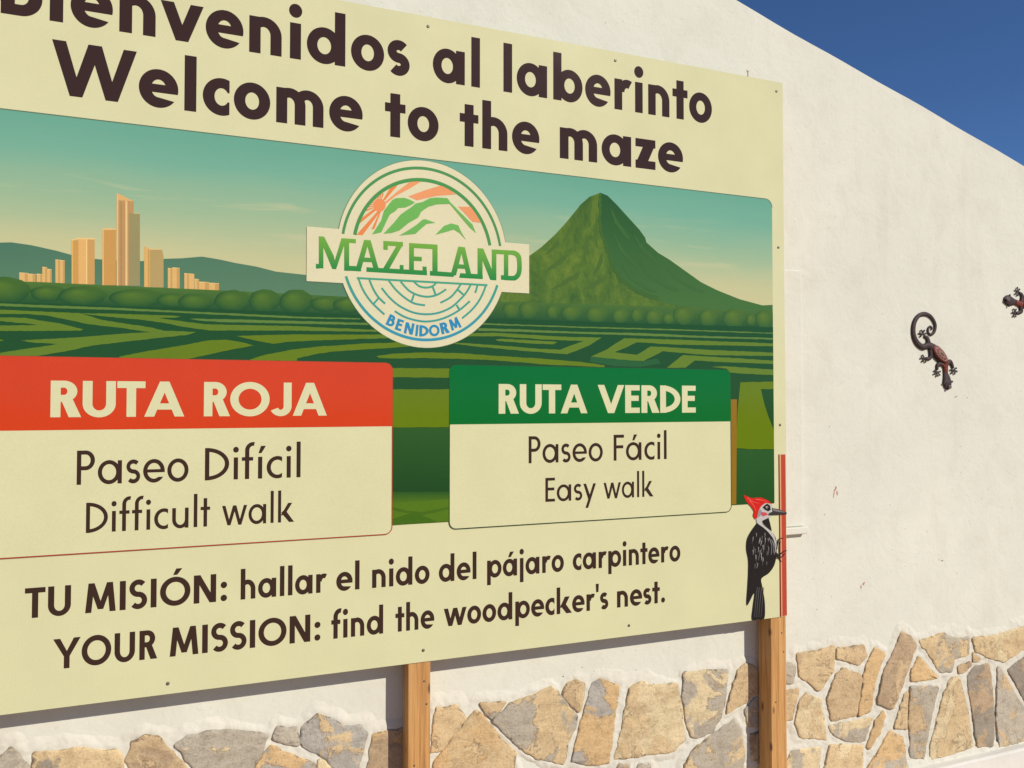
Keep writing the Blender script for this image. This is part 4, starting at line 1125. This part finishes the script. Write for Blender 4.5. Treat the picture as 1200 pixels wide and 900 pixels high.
for i in range(46):
    x_ = random.uniform(150, 262); y_ = random.uniform(320, 505)
    if abs(x_-205) > 62-abs(y_-410)*.15: continue
    l_ = random.uniform(16, 34); sl2 = random.uniform(-.25, .1)
    fe.flat(stroke(Wd([(x_, y_), (x_+l_*sl2*.5+1.5, y_+l_*.5), (x_+l_*sl2, y_+l_)]), .85, .35), random.choice([GY, rgb(150, 148, 146), rgb(84, 83, 84), rgb(172, 170, 167)]), 10.0, S)
fe.build('feathers', PRINT, bird); fe = Art()
for x0 in (172, 184, 197, 210): fe.flat(stroke(Wd([(x0+12, 640), (x0+4, 720), (x0-4, 815)]), .7, .4), rgb(96, 95, 96), 10.0, S)
fe.build('tail_feathers', PRINT, bird); fe = Art()
for pts in ([(268,360),(282,400),(278,440)], [(255,350),(270,395),(266,450)], [(280,375),(289,410),(284,450)]): fe.flat(stroke(Wd(pts), .6, .3), rgb(165, 163, 160), 10.0, S)
fe.build('feathers', PRINT, bird)
hdw = Art(); WH = rgb(196, 192, 187)
hdw.flat([Wd([(182,262),(178,238),(172,215),(190,175),(215,150),(245,143),(268,152),(276,180),(272,198),(246,206),(262,224),(256,240),(215,250),(206,262),(228,282),(262,310),(284,338),(296,380),(297,420),(291,440),(290,390),(276,352),(250,318),(222,292),(196,274)])], WH, 10.2, S)
hdw.flat([Wd([(176,205),(192,180),(210,190),(208,214),(190,232),(180,236)])], rgb(150, 148, 150), 11.0, S)
hdw.flat([Wd([(214,172),(240,150),(258,160),(263,186),(248,196),(228,186)])], BK, 11.0, S)
hdw.flat([Wd([(214,250),(250,233),(258,260),(270,314),(248,292),(222,268)])], BK, 11.0, S)
hdw.flat([Wd([(240+7*math.cos(a), 171+7*math.sin(a)) for a in [k*math.pi/6 for k in range(12)]])], rgb(186, 180, 160), 11.8, S)
hdw.flat([Wd([(241+3.5*math.cos(a), 171+3.5*math.sin(a)) for a in [k*math.pi/6 for k in range(12)]])], rgb(20, 18, 18), 12.4, S)
hdw.flat([Wd([(207,199),(235,202),(248,214),(218,226),(205,215)])], rgb(206, 84, 92), 11.6, S)
hdw.build('head', PRINT, bird)
cr = Art(); cr.flat([Wd([(104,100),(125,108),(150,118),(205,114),(245,130),(270,152),(232,146),(207,165),(192,190),(182,236),(170,241),(160,220),(166,196),(150,170),(130,150),(114,130)])], rgb(212, 40, 34), 11.2, S)
for pts in ([(125,116),(160,140),(195,150)], [(140,132),(165,165),(178,195)], [(175,124),(215,130),(245,142)]): cr.flat(stroke(Wd(pts), .9, .3), rgb(240, 110, 96), 11.9, S)
cr.build('crest', PRINT, bird)
bk = Art(); bk.flat([Wd([(270,176),(310,183),(360,201),(359,213),(300,217),(246,219),(252,207),(272,198)])], rgb(62, 58, 58), 12.0, xe)
bk.flat([Wd([(274,180),(310,187),(352,203),(300,198),(276,192)])], rgb(128, 122, 118), 12.6, xe)
bk.build('beak', PRINT, bird)
ft = Art()
for pts in ([(296,420),(304,380),(312,358),(336,352)], [(290,468),(322,444),(340,430),(360,425)], [(300,440),(312,470),(326,492)], [(300,470),(328,462),(345,440)], [(318,370),(314,420),(318,480)]): ft.flat(stroke(Wd(smooth_path(pts, 4)), 1.5, .8), rgb(52, 42, 40), 11.0, xe)
ft.build('foot', PRINT, bird)

# ------------------------------------------------------------------ gecko wall ornaments (built once in their own frame, then copied)
GZ = zz(1040, 320, 5.625)
def gpt(x, y): return Wp(*GZ([(x, y)])[0])
gc = gpt(330, 535)
def tube(mb, pts, rad, flat=.55, lift=.004, n=10, col=(1, 1, 1, 1), k=6):
    P = smooth_path(pts, k) if k > 1 else pts
    rr = np.interp(np.linspace(0, len(rad)-1, len(P)), range(len(rad)), rad)
    rows = []
    for i, p in enumerate(P):
        a, b = Vector(P[max(i-1, 0)]), Vector(P[min(i+1, len(P)-1)]); t = (b-a).normalized(); nn = Vector((-t.y, t.x))
        rows.append([(p[0]+nn.x*rr[i]*math.cos(q), DW-lift-rr[i]*flat*math.sin(q), p[1]+nn.y*rr[i]*math.cos(q)) for q in [2*math.pi*j/n for j in range(n)]])
    mb.grid(rows, closed=True, col=col)
    for r in (rows[0], rows[-1][::-1]): mb.face(r[::-1], col, True)
def gp(*pts): return [gpt(*p) for p in pts]
U = 1.30/5.625/275          # one survey unit in metres (vertical)
CH, RD = (0.050, 0.032, 0.031, 1), (0.20, 0.035, 0.025, 1)
gk = empty('gecko_ornament', (gc[0], DW, gc[1]))
tag(gk, 'dark and red gecko ornament on the wall, coiled tail up and head pointing down', 'wall ornament', 'gecko ornaments on the wall')
b = MB()
tube(b, gp((300,505),(262,478),(228,488),(190,460),(167,405),(170,335),(198,285),(240,270),(280,288),(308,335),(306,380),(286,406),(266,396),(263,370),(276,352),(288,362),(284,376)), [r*U for r in (20,17,16,15,13,12,11,11,10,9,8,7,6.2,5.6,5,4.4,3.6)], .6, col=CH)
tube(b, gp((268,470),(285,490),(330,535),(372,590),(376,625),(378,660),(384,690),(388,722),(391,750),(392,768)), [r*U for r in (14,24,36,24,16,15,23,30,24,10)], .34, .004, 14, col=CH)
feet = []
for leg, foot, a0 in (([(272,482),(262,445),(256,428),(236,416)], (226,404), 115), ([(278,505),(280,545),(268,565),(246,562)], (238,560), 235),
                      ([(368,600),(338,600),(324,612),(322,640)], (322,652), 262), ([(384,600),(405,584),(418,600),(428,628)], (430,638), 285)):
    tube(b, gp(*leg), [r*U for r in (13,12,10,7)], .6, col=CH)
    for da in (-104, -52, 0, 52, 104):
        a = math.radians(a0+da); L = 27 if abs(da) < 90 else 22
        e = (foot[0]+L*math.cos(a)*.82, foot[1]-L*math.sin(a))
        tube(b, gp(foot, ((foot[0]+e[0])/2, (foot[1]+e[1])/2), e), [r*U for r in (4.0,3.4,3.6)], .6, .005, 8, CH, 2)
        cx_, cz_ = gpt(*e); r_ = 5.5*U
        b.grid([[(cx_+r_*math.cos(q)*s, DW-.005-r_*.6*h, cz_+r_*math.sin(q)*s) for q in [2*math.pi*j/10 for j in range(10)]] for s, h in ((.75, -.6), (1, 0), (.75, .6), (.05, .85))], closed=True, col=CH)
b.build('body', RESIN, gk)
# red mosaic back: concentric bands on a raised oval
ax = Vector(gpt(382, 592))-Vector(gpt(283, 482)); Lh = ax.length/2; ax.normalize(); nx_ = Vector((-ax.y, ax.x))
cen = (Vector(gpt(382, 592))+Vector(gpt(283, 482)))/2; Wh = 27*U
m_ = MB()
prof = [(1.0, .0105), (.94, .0160), (.80, .0182), (.78, .0188), (.62, .0200), (.60, .0206), (.42, .0214), (.40, .0219), (.2, .0224), (.02, .0225)]
cols = [CH] + [tuple(v*.85 for v in q[:3])+(1,) for q in [CH, (.20,.03,.020,1), (.20,.03,.020,1), (.34,.20,.16,1), (.06,.02,.018,1), (.22,.032,.022,1), (.22,.032,.022,1), (.32,.20,.15,1), (.10,.05,.04,1), (.22,.13,.10,1)][1:]]
nn_ = 36
for i in range(len(prof)-1):
    for j in range(nn_):
        q = []
        for (s, h), jj in ((prof[i], j), (prof[i], j+1), (prof[i+1], j+1), (prof[i+1], j)):
            a = 2*math.pi*jj/nn_; e = cen+ax*(Lh*s*math.cos(a))+nx_*(Wh*s*math.sin(a)*(1-.12*math.cos(a)))
            q.append((e.x, DW-h+.001, e.y))
        cc = cols[i]
        if i in (2, 5) and j % 3 == 0: cc = (.26, .17, .13, 1)
        m_.face(q[::-1], cc, True)
m2 = MB(); tube(m2, gp((372,586),(376,620),(379,656)), [22*U, 15.5*U, 13.5*U], .46, .0052, 12, (.17,.030,.022,1)); m2.build('red_collar', RESIN, gk)
# beads along the spine and shoulders
def bead(x_, y_, r, c, h=.009):
    cx_, cz_ = gpt(x_, y_); r_ = r*U
    m_.grid([[(cx_+r_*math.cos(q)*s, DW-h-r_*.7*k, cz_+r_*math.sin(q)*s) for q in [2*math.pi*j/8 for j in range(8)]] for s, k in ((1, -.5), (.9, .35), (.5, .8), (.05, 1))], closed=True, col=c)
for x_, y_ in ((352,604),(362,612),(372,618),(384,612),(374,632),(378,646)): bead(x_, y_, 5.5, (.28, .06, .04, 1))
for x_, y_ in ((268,476),(256,482),(244,486),(232,482),(220,474)): bead(x_, y_, 4, (.20, .15, .13, 1))
m_.build('mosaic_back', RESIN, gk)
for x_, y_ in ((361,728),(416,716)):
    m_ = MB(); bead(x_, y_, 5.5, (.05, .035, .03, 1), .008); m_.build('eye', RESIN, gk)
m_ = MB()
cx_, cz_ = gpt(391, 752); r0 = 7*U
m_.grid([[(cx_+(r0+r_*U)*math.cos(q)*.8, DW-h, cz_+(r0+r_*U)*math.sin(q)) for q in [2*math.pi*j/16 for j in range(16)]] for r_, h in ((3, .014), (1.5, .0195), (-1.5, .0195), (-3, .014))], closed=True, col=(.28, .24, .22, 1))
m_.build('snout_ring', RESIN, gk)
# its companion at the right
g2 = gk.copy(); COL.objects.link(g2)
for ch in gk.children:
    c2 = ch.copy(); COL.objects.link(c2); c2.parent = g2
tag(g2, 'dark and red gecko ornament at the right edge of the photo, its head pointing left', 'wall ornament', 'gecko ornaments on the wall')
hd0 = Vector(gpt(391, 760))-Vector(gc); a_from = math.atan2(hd0.y, hd0.x); a_to = math.pi+.03
rot = a_to-a_from
hp = Vector(gpt(768, 172)); R2_ = Matrix.Rotation(rot, 2); off = R2_ @ hd0
g2.location = (hp.x-off.x, DW, hp.y-off.y); g2.rotation_euler = (0, -rot, 0)
